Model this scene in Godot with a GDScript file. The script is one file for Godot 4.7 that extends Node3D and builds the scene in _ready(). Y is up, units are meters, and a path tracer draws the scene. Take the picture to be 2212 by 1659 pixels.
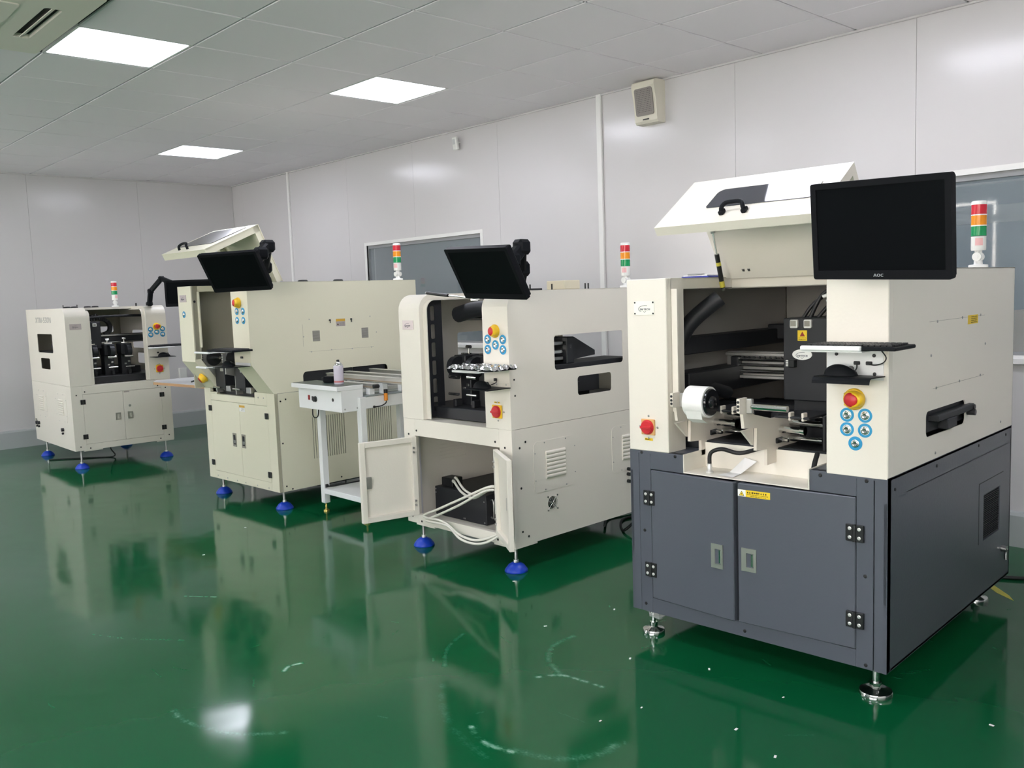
extends Node3D
# A workshop row of label printing machines on a green epoxy floor, under LED ceiling panels.

var M := {}
var used := {}
var meshes := {}
const RX := Basis(Vector3(0, 0, -1), Vector3(0, 1, 0), Vector3(1, 0, 0))    # panel drawn on a right side: drawing x runs to the back
const LX := Basis(Vector3(0, 0, 1), Vector3(0, 1, 0), Vector3(-1, 0, 0))    # panel drawn on a left side
const UP := Basis(Vector3(1, 0, 0), Vector3(0, 0, -1), Vector3(0, 1, 0))    # panel drawn on a top: drawing y runs to the back

func _ready() -> void:
	var cam := Camera3D.new()
	cam.name = "camera"
	cam.fov = 46.59
	cam.near = 0.05
	add_child(cam)
	cam.position = Vector3(-2.2063, 1.4002, 4.2455)
	cam.rotation = Vector3(-0.0994, -0.7482, -0.0349)
	cam.current = true
	var e := Environment.new()
	e.background_mode = Environment.BG_SKY
	var sky := Sky.new()
	var ps := ProceduralSkyMaterial.new()
	ps.sky_top_color = Color(0.86, 0.87, 0.90); ps.sky_horizon_color = Color(0.98, 0.94, 0.88)
	ps.ground_bottom_color = Color(0.92, 0.90, 0.88); ps.ground_horizon_color = Color(0.97, 0.95, 0.92)
	ps.energy_multiplier = 18.0
	sky.sky_material = ps
	e.sky = sky
	e.tonemap_mode = Environment.TONE_MAPPER_LINEAR
	e.tonemap_exposure = 1.08
	e.sdfgi_enabled = true; e.ssao_enabled = true; e.ssil_enabled = true
	var we := WorldEnvironment.new()
	we.environment = e
	we.name = "environment"
	add_child(we)
	materials()
	room()
	fixtures()
	machine_grey_base()
	machine_open()
	machine_lidded()
	machine_far()
	conveyor()
	desk_gear()
	loose_things()


func rgb(r, g, b) -> Color:
	return Color(r / 255.0, g / 255.0, b / 255.0)

func mat(key: String, c: Color, rough := 0.5, metal := 0.0) -> StandardMaterial3D:
	var m := StandardMaterial3D.new()
	m.albedo_color = c; m.roughness = rough; m.metallic = metal; m.resource_name = key
	M[key] = m
	return m

# ---------- shapes: every point list runs counter-clockwise seen from outside ----------
func st() -> SurfaceTool:
	var s := SurfaceTool.new()
	s.begin(Mesh.PRIMITIVE_TRIANGLES)
	s.set_smooth_group(-1)
	return s

func tri(s: SurfaceTool, a: Vector3, b: Vector3, c: Vector3) -> void:
	s.add_vertex(a); s.add_vertex(c); s.add_vertex(b)

func quad(s: SurfaceTool, a: Vector3, b: Vector3, c: Vector3, d: Vector3) -> void:
	tri(s, a, b, c); tri(s, a, c, d)

func away(s: SurfaceTool, pts: Array, c: Vector3) -> void:     # a convex face turned away from c
	var n: Vector3 = (pts[1] - pts[0]).cross(pts[2] - pts[0])
	var mid := Vector3.ZERO
	for q in pts: mid += q
	mid /= pts.size()
	var p: Array = pts.duplicate()
	if n.dot(mid - c) < 0.0: p.reverse()
	for k in range(1, p.size() - 1): tri(s, p[0], p[k], p[k + 1])

func box(s: SurfaceTool, c: Vector3, size: Vector3, b := 0.002, bas := Basis()) -> void:
	var h := size / 2.0
	b = minf(b, minf(h.x, minf(h.y, h.z)) * 0.45)
	var pt := func(ax: int, sg: Vector3) -> Vector3:
		var v := Vector3(h.x - b, h.y - b, h.z - b)
		v[ax] = h[ax]
		return c + bas * (v * sg)
	var sgs := [-1.0, 1.0]
	for ax in 3:
		var i := (ax + 1) % 3
		var j := (ax + 2) % 3
		for sa in sgs:
			var f := []
			for q in [[-1.0, -1.0], [1.0, -1.0], [1.0, 1.0], [-1.0, 1.0]]:
				var sg := Vector3.ZERO
				sg[ax] = sa; sg[i] = q[0]; sg[j] = q[1]
				f.append(pt.call(ax, sg))
			away(s, f, c)
		if b > 0.0:
			for si in sgs:
				for sj in sgs:
					var g0 := Vector3.ZERO
					g0[ax] = -1.0; g0[i] = si; g0[j] = sj
					var g1 := g0
					g1[ax] = 1.0
					away(s, [pt.call(i, g0), pt.call(i, g1), pt.call(j, g1), pt.call(j, g0)], c)
	if b > 0.0:
		for x in sgs:
			for y in sgs:
				for z in sgs:
					var g := Vector3(x, y, z)
					away(s, [pt.call(0, g), pt.call(1, g), pt.call(2, g)], c)

func bx(s: SurfaceTool, x0, x1, y0, y1, z0, z1, b := 0.002) -> void:
	box(s, Vector3((x0 + x1) / 2.0, (y0 + y1) / 2.0, (z0 + z1) / 2.0), Vector3(absf(x1 - x0), absf(y1 - y0), absf(z1 - z0)), b)

func frame_of(d: Vector3) -> Basis:
	var z := d.normalized()
	var x := (Vector3.UP if absf(z.y) < 0.9 else Vector3.RIGHT).cross(z).normalized()
	return Basis(x, z.cross(x), z)

func cyl(s: SurfaceTool, a: Vector3, b: Vector3, r0: float, r1 := -1.0, n := 16, caps := true) -> void:
	if r1 < 0.0: r1 = r0
	var f := frame_of(b - a)
	s.set_smooth_group(1)
	for k in n:
		var t0 := TAU * k / n
		var t1 := TAU * (k + 1) / n
		var u0 := f.x * cos(t0) + f.y * sin(t0)
		var u1 := f.x * cos(t1) + f.y * sin(t1)
		quad(s, a + u0 * r0, a + u1 * r0, b + u1 * r1, b + u0 * r1)
	s.set_smooth_group(-1)
	if caps:
		for k in n:
			var t0 := TAU * k / n
			var t1 := TAU * (k + 1) / n
			var u0 := f.x * cos(t0) + f.y * sin(t0)
			var u1 := f.x * cos(t1) + f.y * sin(t1)
			if r0 > 0.0: tri(s, a, a + u1 * r0, a + u0 * r0)
			if r1 > 0.0: tri(s, b, b + u0 * r1, b + u1 * r1)

func lathe(s: SurfaceTool, prof: Array, n := 20, xf := Transform3D()) -> void:     # prof: [radius, height] upwards, turned about y; sharp where a row is doubled
	var g := 2
	for i in prof.size() - 1:
		var a: Array = prof[i]
		var b: Array = prof[i + 1]
		if a == b:
			g += 1
			continue
		s.set_smooth_group(g)
		for k in n:
			var t0 := TAU * k / n
			var t1 := TAU * (k + 1) / n
			var p0: Vector3 = xf * Vector3(a[0] * cos(t0), a[1], -a[0] * sin(t0))
			var p1: Vector3 = xf * Vector3(a[0] * cos(t1), a[1], -a[0] * sin(t1))
			var p2: Vector3 = xf * Vector3(b[0] * cos(t1), b[1], -b[0] * sin(t1))
			var p3: Vector3 = xf * Vector3(b[0] * cos(t0), b[1], -b[0] * sin(t0))
			if a[0] <= 0.00001: tri(s, p0, p2, p3)
			elif b[0] <= 0.00001: tri(s, p0, p1, p2)
			else: quad(s, p0, p1, p2, p3)
	s.set_smooth_group(-1)

func toward(d: Vector3, at := Vector3.ZERO) -> Transform3D:      # lathe axis y turned to d
	var f := frame_of(d)
	return Transform3D(Basis(f.x, f.z, -f.y), at)

func curve(pts: Array, per := 6) -> Array:
	var out := []
	for i in pts.size() - 1:
		var p0: Vector3 = pts[maxi(i - 1, 0)]
		var p1: Vector3 = pts[i]
		var p2: Vector3 = pts[i + 1]
		var p3: Vector3 = pts[mini(i + 2, pts.size() - 1)]
		for k in per: out.append(p1.cubic_interpolate(p2, p0, p3, float(k) / per))
	out.append(pts[-1])
	return out

func tube(s: SurfaceTool, pts: Array, r: float, n := 8, per := 6) -> void:
	var c := curve(pts, per) if per > 1 else pts
	var rings := []
	var x := Vector3.ZERO
	for i in c.size():
		var d: Vector3 = (c[mini(i + 1, c.size() - 1)] - c[maxi(i - 1, 0)]).normalized()
		if i == 0: x = frame_of(d).x
		x = (x - d * x.dot(d)).normalized()
		var y := d.cross(x)
		var ring := []
		for k in n: ring.append(c[i] + (x * cos(TAU * k / n) + y * sin(TAU * k / n)) * r)
		rings.append(ring)
	s.set_smooth_group(1)
	for i in rings.size() - 1:
		for k in n:
			var j := (k + 1) % n
			quad(s, rings[i][k], rings[i][j], rings[i + 1][j], rings[i + 1][k])
	s.set_smooth_group(-1)
	for k in range(1, n - 1):
		tri(s, rings[0][0], rings[0][k + 1], rings[0][k])
		tri(s, rings[-1][0], rings[-1][k], rings[-1][k + 1])

func arc2(c: Vector2, r: float, a0: float, a1: float, n := 6) -> Array:
	var o := []
	for k in n + 1:
		var t := deg_to_rad(lerpf(a0, a1, float(k) / n))
		o.append(c + Vector2(cos(t), sin(t)) * r)
	return o

func rrect(x0: float, y0: float, x1: float, y1: float, r) -> Array:    # r: one number or [bottom left, bottom right, top right, top left]
	var q: Array = r if r is Array else [r, r, r, r]
	var o := []
	var cs := [[x0, y0, 1, 1, 180], [x1, y0, -1, 1, 270], [x1, y1, -1, -1, 0], [x0, y1, 1, -1, 90]]
	for k in 4:
		var c: Array = cs[k]
		if q[k] > 0.0: o.append_array(arc2(Vector2(c[0] + c[2] * q[k], c[1] + c[3] * q[k]), q[k], c[4], c[4] + 90))
		else: o.append(Vector2(c[0], c[1]))
	return o

func skirt(s: SurfaceTool, loop: Array, z0: float, z1: float, xf: Transform3D, inward := false) -> void:
	for k in loop.size():
		var a: Vector2 = loop[k]
		var b: Vector2 = loop[(k + 1) % loop.size()]
		if inward:
			var t := a
			a = b; b = t
		quad(s, xf * Vector3(a.x, a.y, z0), xf * Vector3(b.x, b.y, z0), xf * Vector3(b.x, b.y, z1), xf * Vector3(a.x, a.y, z1))

func prism(s: SurfaceTool, poly: Array, z0: float, z1: float, xf := Transform3D()) -> void:
	var area := 0.0
	for k in poly.size(): area += Vector2(poly[k]).cross(poly[(k + 1) % poly.size()])
	if area < 0.0:
		poly = poly.duplicate()
		poly.reverse()
	var pv := PackedVector2Array(poly)
	var ix := Geometry2D.triangulate_polygon(pv)
	for k in range(0, ix.size(), 3):
		var a := pv[ix[k]]
		var b := pv[ix[k + 1]]
		var c := pv[ix[k + 2]]
		if (b - a).cross(c - a) < 0.0:
			var t := b
			b = c; c = t
		tri(s, xf * Vector3(a.x, a.y, z1), xf * Vector3(b.x, b.y, z1), xf * Vector3(c.x, c.y, z1))
		tri(s, xf * Vector3(a.x, a.y, z0), xf * Vector3(c.x, c.y, z0), xf * Vector3(b.x, b.y, z0))
	skirt(s, poly, z0, z1, xf)

func panel(s: SurfaceTool, x0: float, y0: float, x1: float, y1: float, th: float, holes := [], xf := Transform3D(), rad := [0.0, 0.0, 0.0, 0.0]) -> void:
	# sheet with its face at z = 0; holes: [x0, y0, x1, y1, corner radius]
	var xs := [x0, x1]
	var ys := [y0, y1]
	var squares := []       # corner squares left to fans
	var fans := []
	var signs := [[1, 1, 180], [-1, 1, 270], [-1, -1, 0], [1, -1, 90]]
	for k in 4:
		if rad[k] > 0.0:
			var cx: float = [x0, x1, x1, x0][k]
			var cy: float = [y0, y0, y1, y1][k]
			var m := Vector2(cx + signs[k][0] * rad[k], cy + signs[k][1] * rad[k])
			xs.append(m.x); ys.append(m.y)
			squares.append(Rect2(Vector2(minf(cx, m.x), minf(cy, m.y)), Vector2(rad[k], rad[k])))
			fans.append([m, arc2(m, rad[k], signs[k][2], signs[k][2] + 90)])
	for h in holes:
		xs.append_array([h[0], h[2]]); ys.append_array([h[1], h[3]])
		var r: float = h[4] if h.size() > 4 else 0.0
		if r > 0.0:
			for k in 4:
				var cx: float = [h[0], h[2], h[2], h[0]][k]
				var cy: float = [h[1], h[1], h[3], h[3]][k]
				var m := Vector2(cx + signs[k][0] * r, cy + signs[k][1] * r)
				fans.append([Vector2(cx, cy), arc2(m, r, signs[k][2], signs[k][2] + 90)])
	xs.sort(); ys.sort()
	for i in xs.size() - 1:
		for j in ys.size() - 1:
			var a: float = xs[i]
			var b: float = xs[i + 1]
			var c: float = ys[j]
			var d: float = ys[j + 1]
			if b - a < 0.000001 or d - c < 0.000001: continue
			var mid := Vector2((a + b) / 2.0, (c + d) / 2.0)
			var skip := false
			for h in holes:
				if mid.x > h[0] and mid.x < h[2] and mid.y > h[1] and mid.y < h[3]: skip = true
			for q in squares:
				if q.has_point(mid): skip = true
			if skip: continue
			for face in [[0.0, false], [-th, true]]:
				var p := [xf * Vector3(a, c, face[0]), xf * Vector3(b, c, face[0]), xf * Vector3(b, d, face[0]), xf * Vector3(a, d, face[0])]
				if face[1]: quad(s, p[3], p[2], p[1], p[0])
				else: quad(s, p[0], p[1], p[2], p[3])
	for f in fans:
		for k in f[1].size() - 1:
			var a: Vector2 = f[0]
			var b: Vector2 = f[1][k]
			var c: Vector2 = f[1][k + 1]
			if (b - a).cross(c - a) < 0.0:
				var t := b
				b = c; c = t
			tri(s, xf * Vector3(a.x, a.y, 0), xf * Vector3(b.x, b.y, 0), xf * Vector3(c.x, c.y, 0))
			tri(s, xf * Vector3(a.x, a.y, -th), xf * Vector3(c.x, c.y, -th), xf * Vector3(b.x, b.y, -th))
	skirt(s, rrect(x0, y0, x1, y1, rad), -th, 0.0, xf)
	for h in holes: skirt(s, rrect(h[0], h[1], h[2], h[3], h[4] if h.size() > 4 else 0.0), -th, 0.0, xf, true)

# ---------- objects ----------
func numbered(called: String) -> String:
	var n: int = used.get(called, 0)
	used[called] = n + 1
	return called if n == 0 else "%s_%03d" % [called, n]

func mesh_of(s) -> Mesh:
	if s is SurfaceTool:
		s.generate_normals()
		return s.commit()
	return s

func part(parent: Node3D, called: String, s, m, pos := Vector3.ZERO, bas := Basis()) -> MeshInstance3D:
	var o := MeshInstance3D.new()
	o.name = called
	o.mesh = mesh_of(s)
	o.material_override = M[m] if m is String else m
	o.transform = Transform3D(bas, pos)
	parent.add_child(o, true)
	return o

func tag(o: Node3D, label: String, category: String, group := "") -> Node3D:
	o.set_meta("label", label); o.set_meta("category", category)
	if group: o.set_meta("group", group)
	return o

func thing(called: String, label: String, category: String, at := Vector3.ZERO, turn := 0.0, group := "") -> Node3D:
	var o := Node3D.new()
	o.name = numbered(called)
	add_child(o)
	o.position = at; o.rotation.y = turn
	return tag(o, label, category, group)

func structure(called: String, s, m, at := Vector3.ZERO) -> MeshInstance3D:
	var o := part(self, called, s, m, at)
	o.set_meta("kind", "structure")
	return o

func shared(key: String, make: Callable) -> Mesh:
	if not meshes.has(key):
		var s := st()
		make.call(s)
		meshes[key] = mesh_of(s)
	return meshes[key]

func words(parent: Node3D, called: String, text: String, height: float, m, pos: Vector3, bas := Basis(), bold := true, wide := 1.0) -> MeshInstance3D:
	var t := TextMesh.new()
	var f := SystemFont.new()
	f.font_names = PackedStringArray(["Droid Sans"])
	if bold: f.font_weight = 700
	t.font = f; t.font_size = 64; t.pixel_size = height / 46.0; t.depth = 0.0006; t.text = text
	return part(parent, called, t, m, pos, bas * Basis.from_scale(Vector3(wide, 1, 1)))

# ---------- fittings shared by the machines (all facing +z of their parent) ----------
func screw(parent: Node3D, p: Vector3, bas := Basis(), m := "black_screw", r := 0.006) -> void:
	var me := shared("screw%.4f" % r, func(s): lathe(s, [[r, 0.0], [r, 0.0015], [r, 0.0015], [r * 0.72, 0.0028], [r * 0.3, 0.0022], [0.0, 0.0022]], 10, toward(Vector3(0, 0, 1))))
	part(parent, "screw", me, m, p, bas)

func push_button(parent: Node3D, p: Vector3, wide_ring := false) -> void:
	var ring := shared("button_ring%s" % wide_ring, func(s):
		var o := 0.0235
		var i := 0.011 if wide_ring else 0.0155
		lathe(s, [[i, 0.0], [i, 0.0014], [i, 0.0014], [o, 0.0014], [o, 0.0014], [o, 0.0]], 28, toward(Vector3(0, 0, 1))))
	var cap := shared("button_cap", func(s): lathe(s, [[0.0135, 0.0], [0.0135, 0.003], [0.0135, 0.003], [0.0115, 0.0045], [0.0105, 0.0045], [0.0105, 0.0045], [0.010, 0.007], [0.008, 0.0075], [0.008, 0.0075], [0.0, 0.0062]], 24, toward(Vector3(0, 0, 1))))
	var b := part(parent, "push_button", cap, "chrome", p)
	part(b, "label_ring", ring, "blue_label", Vector3.ZERO)
	var backing := shared("button_backing", func(s): lathe(s, [[0.0, 0.0009], [0.0156, 0.0009], [0.0156, 0.0009], [0.0156, 0.0]], 24, toward(Vector3(0, 0, 1))))
	part(b, "ring_inlay", backing, "white_plastic", Vector3.ZERO)

func emergency_stop(parent: Node3D, p: Vector3, k := 1.0, bas := Basis()) -> void:
	# yellow shroud that is open to the left, with a red mushroom head inside
	var s := st()
	lathe(s, [[0.0, 0.0], [0.036 * k, 0.0], [0.036 * k, 0.0], [0.036 * k, 0.006 * k], [0.033 * k, 0.009 * k], [0.033 * k, 0.009 * k], [0.0, 0.009 * k]], 28, toward(Vector3(0, 0, 1)))
	var g := part(parent, "emergency_stop_guard", s, "safety_yellow", p, bas)
	s = st()
	var n := 20
	s.set_smooth_group(1)
	for i in n:        # shell wall over three quarters of the round, higher to the right
		var a0 := deg_to_rad(lerpf(-140, 140, float(i) / n))
		var a1 := deg_to_rad(lerpf(-140, 140, float(i + 1) / n))
		var rows := []
		for a in [a0, a1]:
			var hgt := (0.022 + 0.020 * (0.5 + 0.5 * cos(a))) * k
			var row := []
			for q in [[0.034, 0.008 / hgt * k], [0.035, 0.55], [0.031, 0.86], [0.024, 1.0], [0.022, 0.9], [0.029, 0.5], [0.029, 0.2]]:
				row.append(Vector3(cos(a) * q[0] * k * 1.15, sin(a) * q[0] * k * 0.85, q[1] * hgt))
			rows.append(row)
		for j in rows[0].size() - 1: quad(s, rows[0][j], rows[1][j], rows[1][j + 1], rows[0][j + 1])
	part(g, "shroud", s, "safety_yellow")
	s = st()
	lathe(s, [[0.014 * k, 0.008 * k], [0.014 * k, 0.02 * k], [0.014 * k, 0.02 * k], [0.023 * k, 0.021 * k], [0.0245 * k, 0.027 * k], [0.022 * k, 0.033 * k], [0.014 * k, 0.036 * k], [0.0, 0.037 * k]], 24, toward(Vector3(0, 0, 1)))
	part(g, "stop_button", s, "safety_red")

func main_switch(parent: Node3D, p: Vector3, plate := "safety_yellow", k := 1.0) -> void:
	var s := st()
	box(s, Vector3(0, 0, 0.005 * k), Vector3(0.066, 0.066, 0.010) * k, 0.003)
	var o := part(parent, "main_switch", s, plate, p)
	s = st()
	lathe(s, [[0.031 * k, 0.010 * k], [0.031 * k, 0.014 * k], [0.031 * k, 0.014 * k], [0.028 * k, 0.014 * k], [0.028 * k, 0.014 * k], [0.028 * k, 0.020 * k], [0.026 * k, 0.022 * k], [0.026 * k, 0.022 * k], [0.0, 0.022 * k]], 28, toward(Vector3(0, 0, 1)))
	part(o, "switch_dial", s, "safety_red")
	s = st()
	box(s, Vector3(0, 0, 0.026 * k), Vector3(0.052, 0.011, 0.010) * k, 0.003)
	part(o, "switch_grip", s, "safety_red")
	for q in [[0, 1], [0, -1], [1, 0], [-1, 0]]: screw(parent, p + Vector3(q[0] * 0.044, q[1] * 0.046, 0.0005) * k, Basis(), "steel", 0.0045)

func hinge(parent: Node3D, p: Vector3, w := 0.06, h := 0.056) -> void:
	var s := st()
	for sg in [-1.0, 1.0]: box(s, Vector3(sg * w * 0.26, 0, 0.004), Vector3(w * 0.47, h, 0.008), 0.003)
	cyl(s, Vector3(0, -h * 0.5, 0.0065), Vector3(0, h * 0.5, 0.0065), 0.0065, -1, 12)
	var o := part(parent, "hinge", s, "hinge_black", p)
	for x in [-0.26, 0.26]:
		for y in [-0.26, 0.26]: screw(o, Vector3(x * w, y * h, 0.0078), Basis(), "bright_screw", 0.0062)

func square_hinge(parent: Node3D, p: Vector3, k := 0.044) -> void:
	var s := st()
	box(s, Vector3(0, 0, 0.004), Vector3(k, k, 0.008), 0.003)
	cyl(s, Vector3(0, -k * 0.5, 0.006), Vector3(0, k * 0.5, 0.006), 0.006, -1, 12)
	part(parent, "hinge", s, "hinge_black", p)

func flush_pull(parent: Node3D, p: Vector3, w := 0.055, h := 0.09) -> void:
	var s := st()
	panel(s, -w / 2, -h / 2, w / 2, h / 2, 0.004, [[-w * 0.17, -h * 0.32, w * 0.33, h * 0.30, 0.002]], Transform3D(Basis(), Vector3(0, 0, 0.004)))
	var o := part(parent, "flush_handle", s, "satin_steel", p)
	s = st()
	box(s, Vector3(w * 0.08, -h * 0.01, -0.011), Vector3(w * 0.52, h * 0.64, 0.002), 0.0)
	part(o, "handle_recess", s, "dark_metal")
	s = st()
	box(s, Vector3(w * 0.20, -h * 0.01, -0.003), Vector3(w * 0.20, h * 0.58, 0.010), 0.003)
	part(o, "handle_paddle", s, "chrome")

func blue_foot(parent: Node3D, p: Vector3, top: float) -> void:      # p on the floor, threaded rod up to the frame
	var s := st()
	lathe(s, [[0.0, 0.0], [0.058, 0.0], [0.058, 0.0], [0.060, 0.004], [0.057, 0.012], [0.040, 0.034], [0.024, 0.044], [0.020, 0.046], [0.020, 0.046], [0.0, 0.046]], 28)
	var o := part(parent, "levelling_foot", s, "blue_plastic", p)
	s = st()
	cyl(s, Vector3(0, 0.04, 0), Vector3(0, top, 0), 0.008, -1, 14)
	for k in int((top - 0.07) / 0.004): cyl(s, Vector3(0, 0.066 + k * 0.004, 0), Vector3(0, 0.068 + k * 0.004, 0), 0.0088, 0.008, 12, false)
	part(o, "threaded_rod", s, "steel")
	s = st()
	cyl(s, Vector3(0, 0.046, 0), Vector3(0, 0.060, 0), 0.014, -1, 6)
	part(o, "nut", s, "bright_screw")

func chrome_foot(parent: Node3D, p: Vector3, top: float, r := 0.05) -> void:
	var s := st()
	lathe(s, [[0.0, 0.0], [r, 0.0], [r, 0.0], [r, 0.012], [r * 0.97, 0.015], [r * 0.97, 0.015], [r * 0.5, 0.020], [r * 0.34, 0.024], [r * 0.34, 0.024], [0.0, 0.024]], 32)
	var o := part(parent, "levelling_foot", s, "chrome", p)
	s = st()
	cyl(s, Vector3(0, 0.02, 0), Vector3(0, top, 0), r * 0.2, -1, 16)
	part(o, "threaded_rod", s, "chrome")
	s = st()
	cyl(s, Vector3(0, 0.024, 0), Vector3(0, 0.044, 0), r * 0.36, -1, 6)
	part(o, "nut", s, "chrome")
	s = st()
	cyl(s, Vector3(0, top - 0.02, 0), Vector3(0, top - 0.006, 0), r * 0.38, -1, 6)
	part(o, "nut", s, "chrome")

func signal_tower(parent: Node3D, p: Vector3, k := 1.0) -> void:
	var s := st()
	var r := 0.026 * k
	lathe(s, [[0.0, 0.0], [r * 1.3, 0.0], [r * 1.3, 0.0], [r * 1.3, 0.010 * k], [r * 1.22, 0.012 * k], [r * 1.22, 0.012 * k], [r * 0.6, 0.014 * k], [r * 0.55, 0.03 * k]], 24)
	var o := part(parent, "signal_tower", s, "white_plastic", p)
	s = st()
	lathe(s, [[r * 0.55, 0.028 * k], [r * 0.7, 0.034 * k], [r * 0.7, 0.050 * k], [r * 0.5, 0.058 * k], [r * 0.5, 0.066 * k]], 20)
	cyl(s, Vector3(0, 0.042 * k, -r * 0.85), Vector3(0, 0.042 * k, r * 0.85), r * 0.62, -1, 20)
	cyl(s, Vector3(0, 0.042 * k, r * 0.84), Vector3(0, 0.042 * k, r * 0.92), r * 0.25, -1, 10)
	part(o, "knuckle", s, "white_plastic")
	s = st()
	lathe(s, [[0.0, 0.066 * k], [r * 0.95, 0.066 * k], [r * 0.95, 0.066 * k], [r * 1.0, 0.070 * k], [r, 0.118 * k], [r, 0.118 * k], [0.0, 0.118 * k]], 28)
	part(o, "lamp_body", s, "white_plastic")
	var y := 0.120 * k
	for c in ["lens_green", "lens_orange", "lens_red"]:
		s = st()
		lathe(s, [[0.0, y], [r * 1.02, y], [r * 1.02, y], [r * 1.02, y + 0.036 * k], [r * 1.02, y + 0.036 * k], [0.0, y + 0.036 * k]], 28)
		part(o, c, s, c)
		s = st()
		lathe(s, [[0.0, y + 0.036 * k], [r * 1.04, y + 0.036 * k], [r * 1.04, y + 0.036 * k], [r * 1.04, y + 0.040 * k], [r * 1.04, y + 0.040 * k], [0.0, y + 0.040 * k]], 28)
		part(o, "lens_collar", s, "white_plastic")
		y += 0.040 * k
	s = st()
	lathe(s, [[r * 1.02, y], [r * 1.02, y + 0.006 * k], [r * 0.9, y + 0.010 * k], [0.0, y + 0.011 * k]], 28)
	part(o, "lamp_cap", s, "white_plastic")
	s = st()      # printed rating label on the body
	for i in 6:
		var a0 := deg_to_rad(50.0 - i * 10.0)
		var a1 := deg_to_rad(40.0 - i * 10.0)
		quad(s, Vector3(sin(a1), 0, cos(a1)) * r * 1.012 + Vector3(0, 0.084 * k, 0), Vector3(sin(a0), 0, cos(a0)) * r * 1.012 + Vector3(0, 0.084 * k, 0), Vector3(sin(a0), 0, cos(a0)) * r * 1.012 + Vector3(0, 0.112 * k, 0), Vector3(sin(a1), 0, cos(a1)) * r * 1.012 + Vector3(0, 0.112 * k, 0))
	part(o, "rating_label", s, "pink_label")

func gas_strut(parent: Node3D, a: Vector3, b: Vector3, r := 0.009, share := 0.62, bands := true) -> void:     # body from a, thin rod to b
	var s := st()
	var m := a.lerp(b, share)
	cyl(s, a, m, r, -1, 14)
	var o := part(parent, "gas_strut", s, "strut_black")
	s = st()
	cyl(s, m, b, r * 0.45, -1, 10)
	part(o, "strut_rod", s, "chrome")
	s = st()
	var d := (b - a).normalized()
	cyl(s, a - d * 0.012, a, r * 0.8, r * 0.9, 10)
	part(o, "strut_end", s, "steel")
	s = st()
	cyl(s, b, b + d * 0.012, r * 0.9, r * 0.8, 10)
	part(o, "strut_end", s, "steel")
	if bands:
		for t in [[0.02, 0.2], [0.66, 0.76]]:
			s = st()
			cyl(s, a.lerp(b, share * t[0]), a.lerp(b, share * t[1]), r * 1.04, -1, 14, false)
			part(o, "strut_label", s, "strut_label")

func louvres(parent: Node3D, xf: Transform3D, w: float, h: float, n: int, m: String) -> void:      # raised pressed slots on a side, centred
	var me := shared("louvre%.3f" % w, func(s):
		var pr := []
		for k in 9: pr.append(Vector2(0.011 * cos(PI * k / 8.0), 0.008 * sin(PI * k / 8.0)))
		var poly := []
		for q in pr: poly.append(Vector2(q.y, q.x))
		poly.reverse()
		prism(s, poly, -w / 2, w / 2, Transform3D(Basis(Vector3(0, 0, 1), Vector3(0, 1, 0), Vector3(-1, 0, 0)), Vector3.ZERO)))
	for k in n:
		part(parent, "louvre", me, m, xf * Vector3(0, h * (0.5 - float(k) / (n - 1)), 0), xf.basis)


const XW := 2.8175      # long wall on the right
const ZE := -5.9995     # end wall
const HC := 2.8185      # ceiling
const XL := -4.8
const ZN := 7.2

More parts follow.
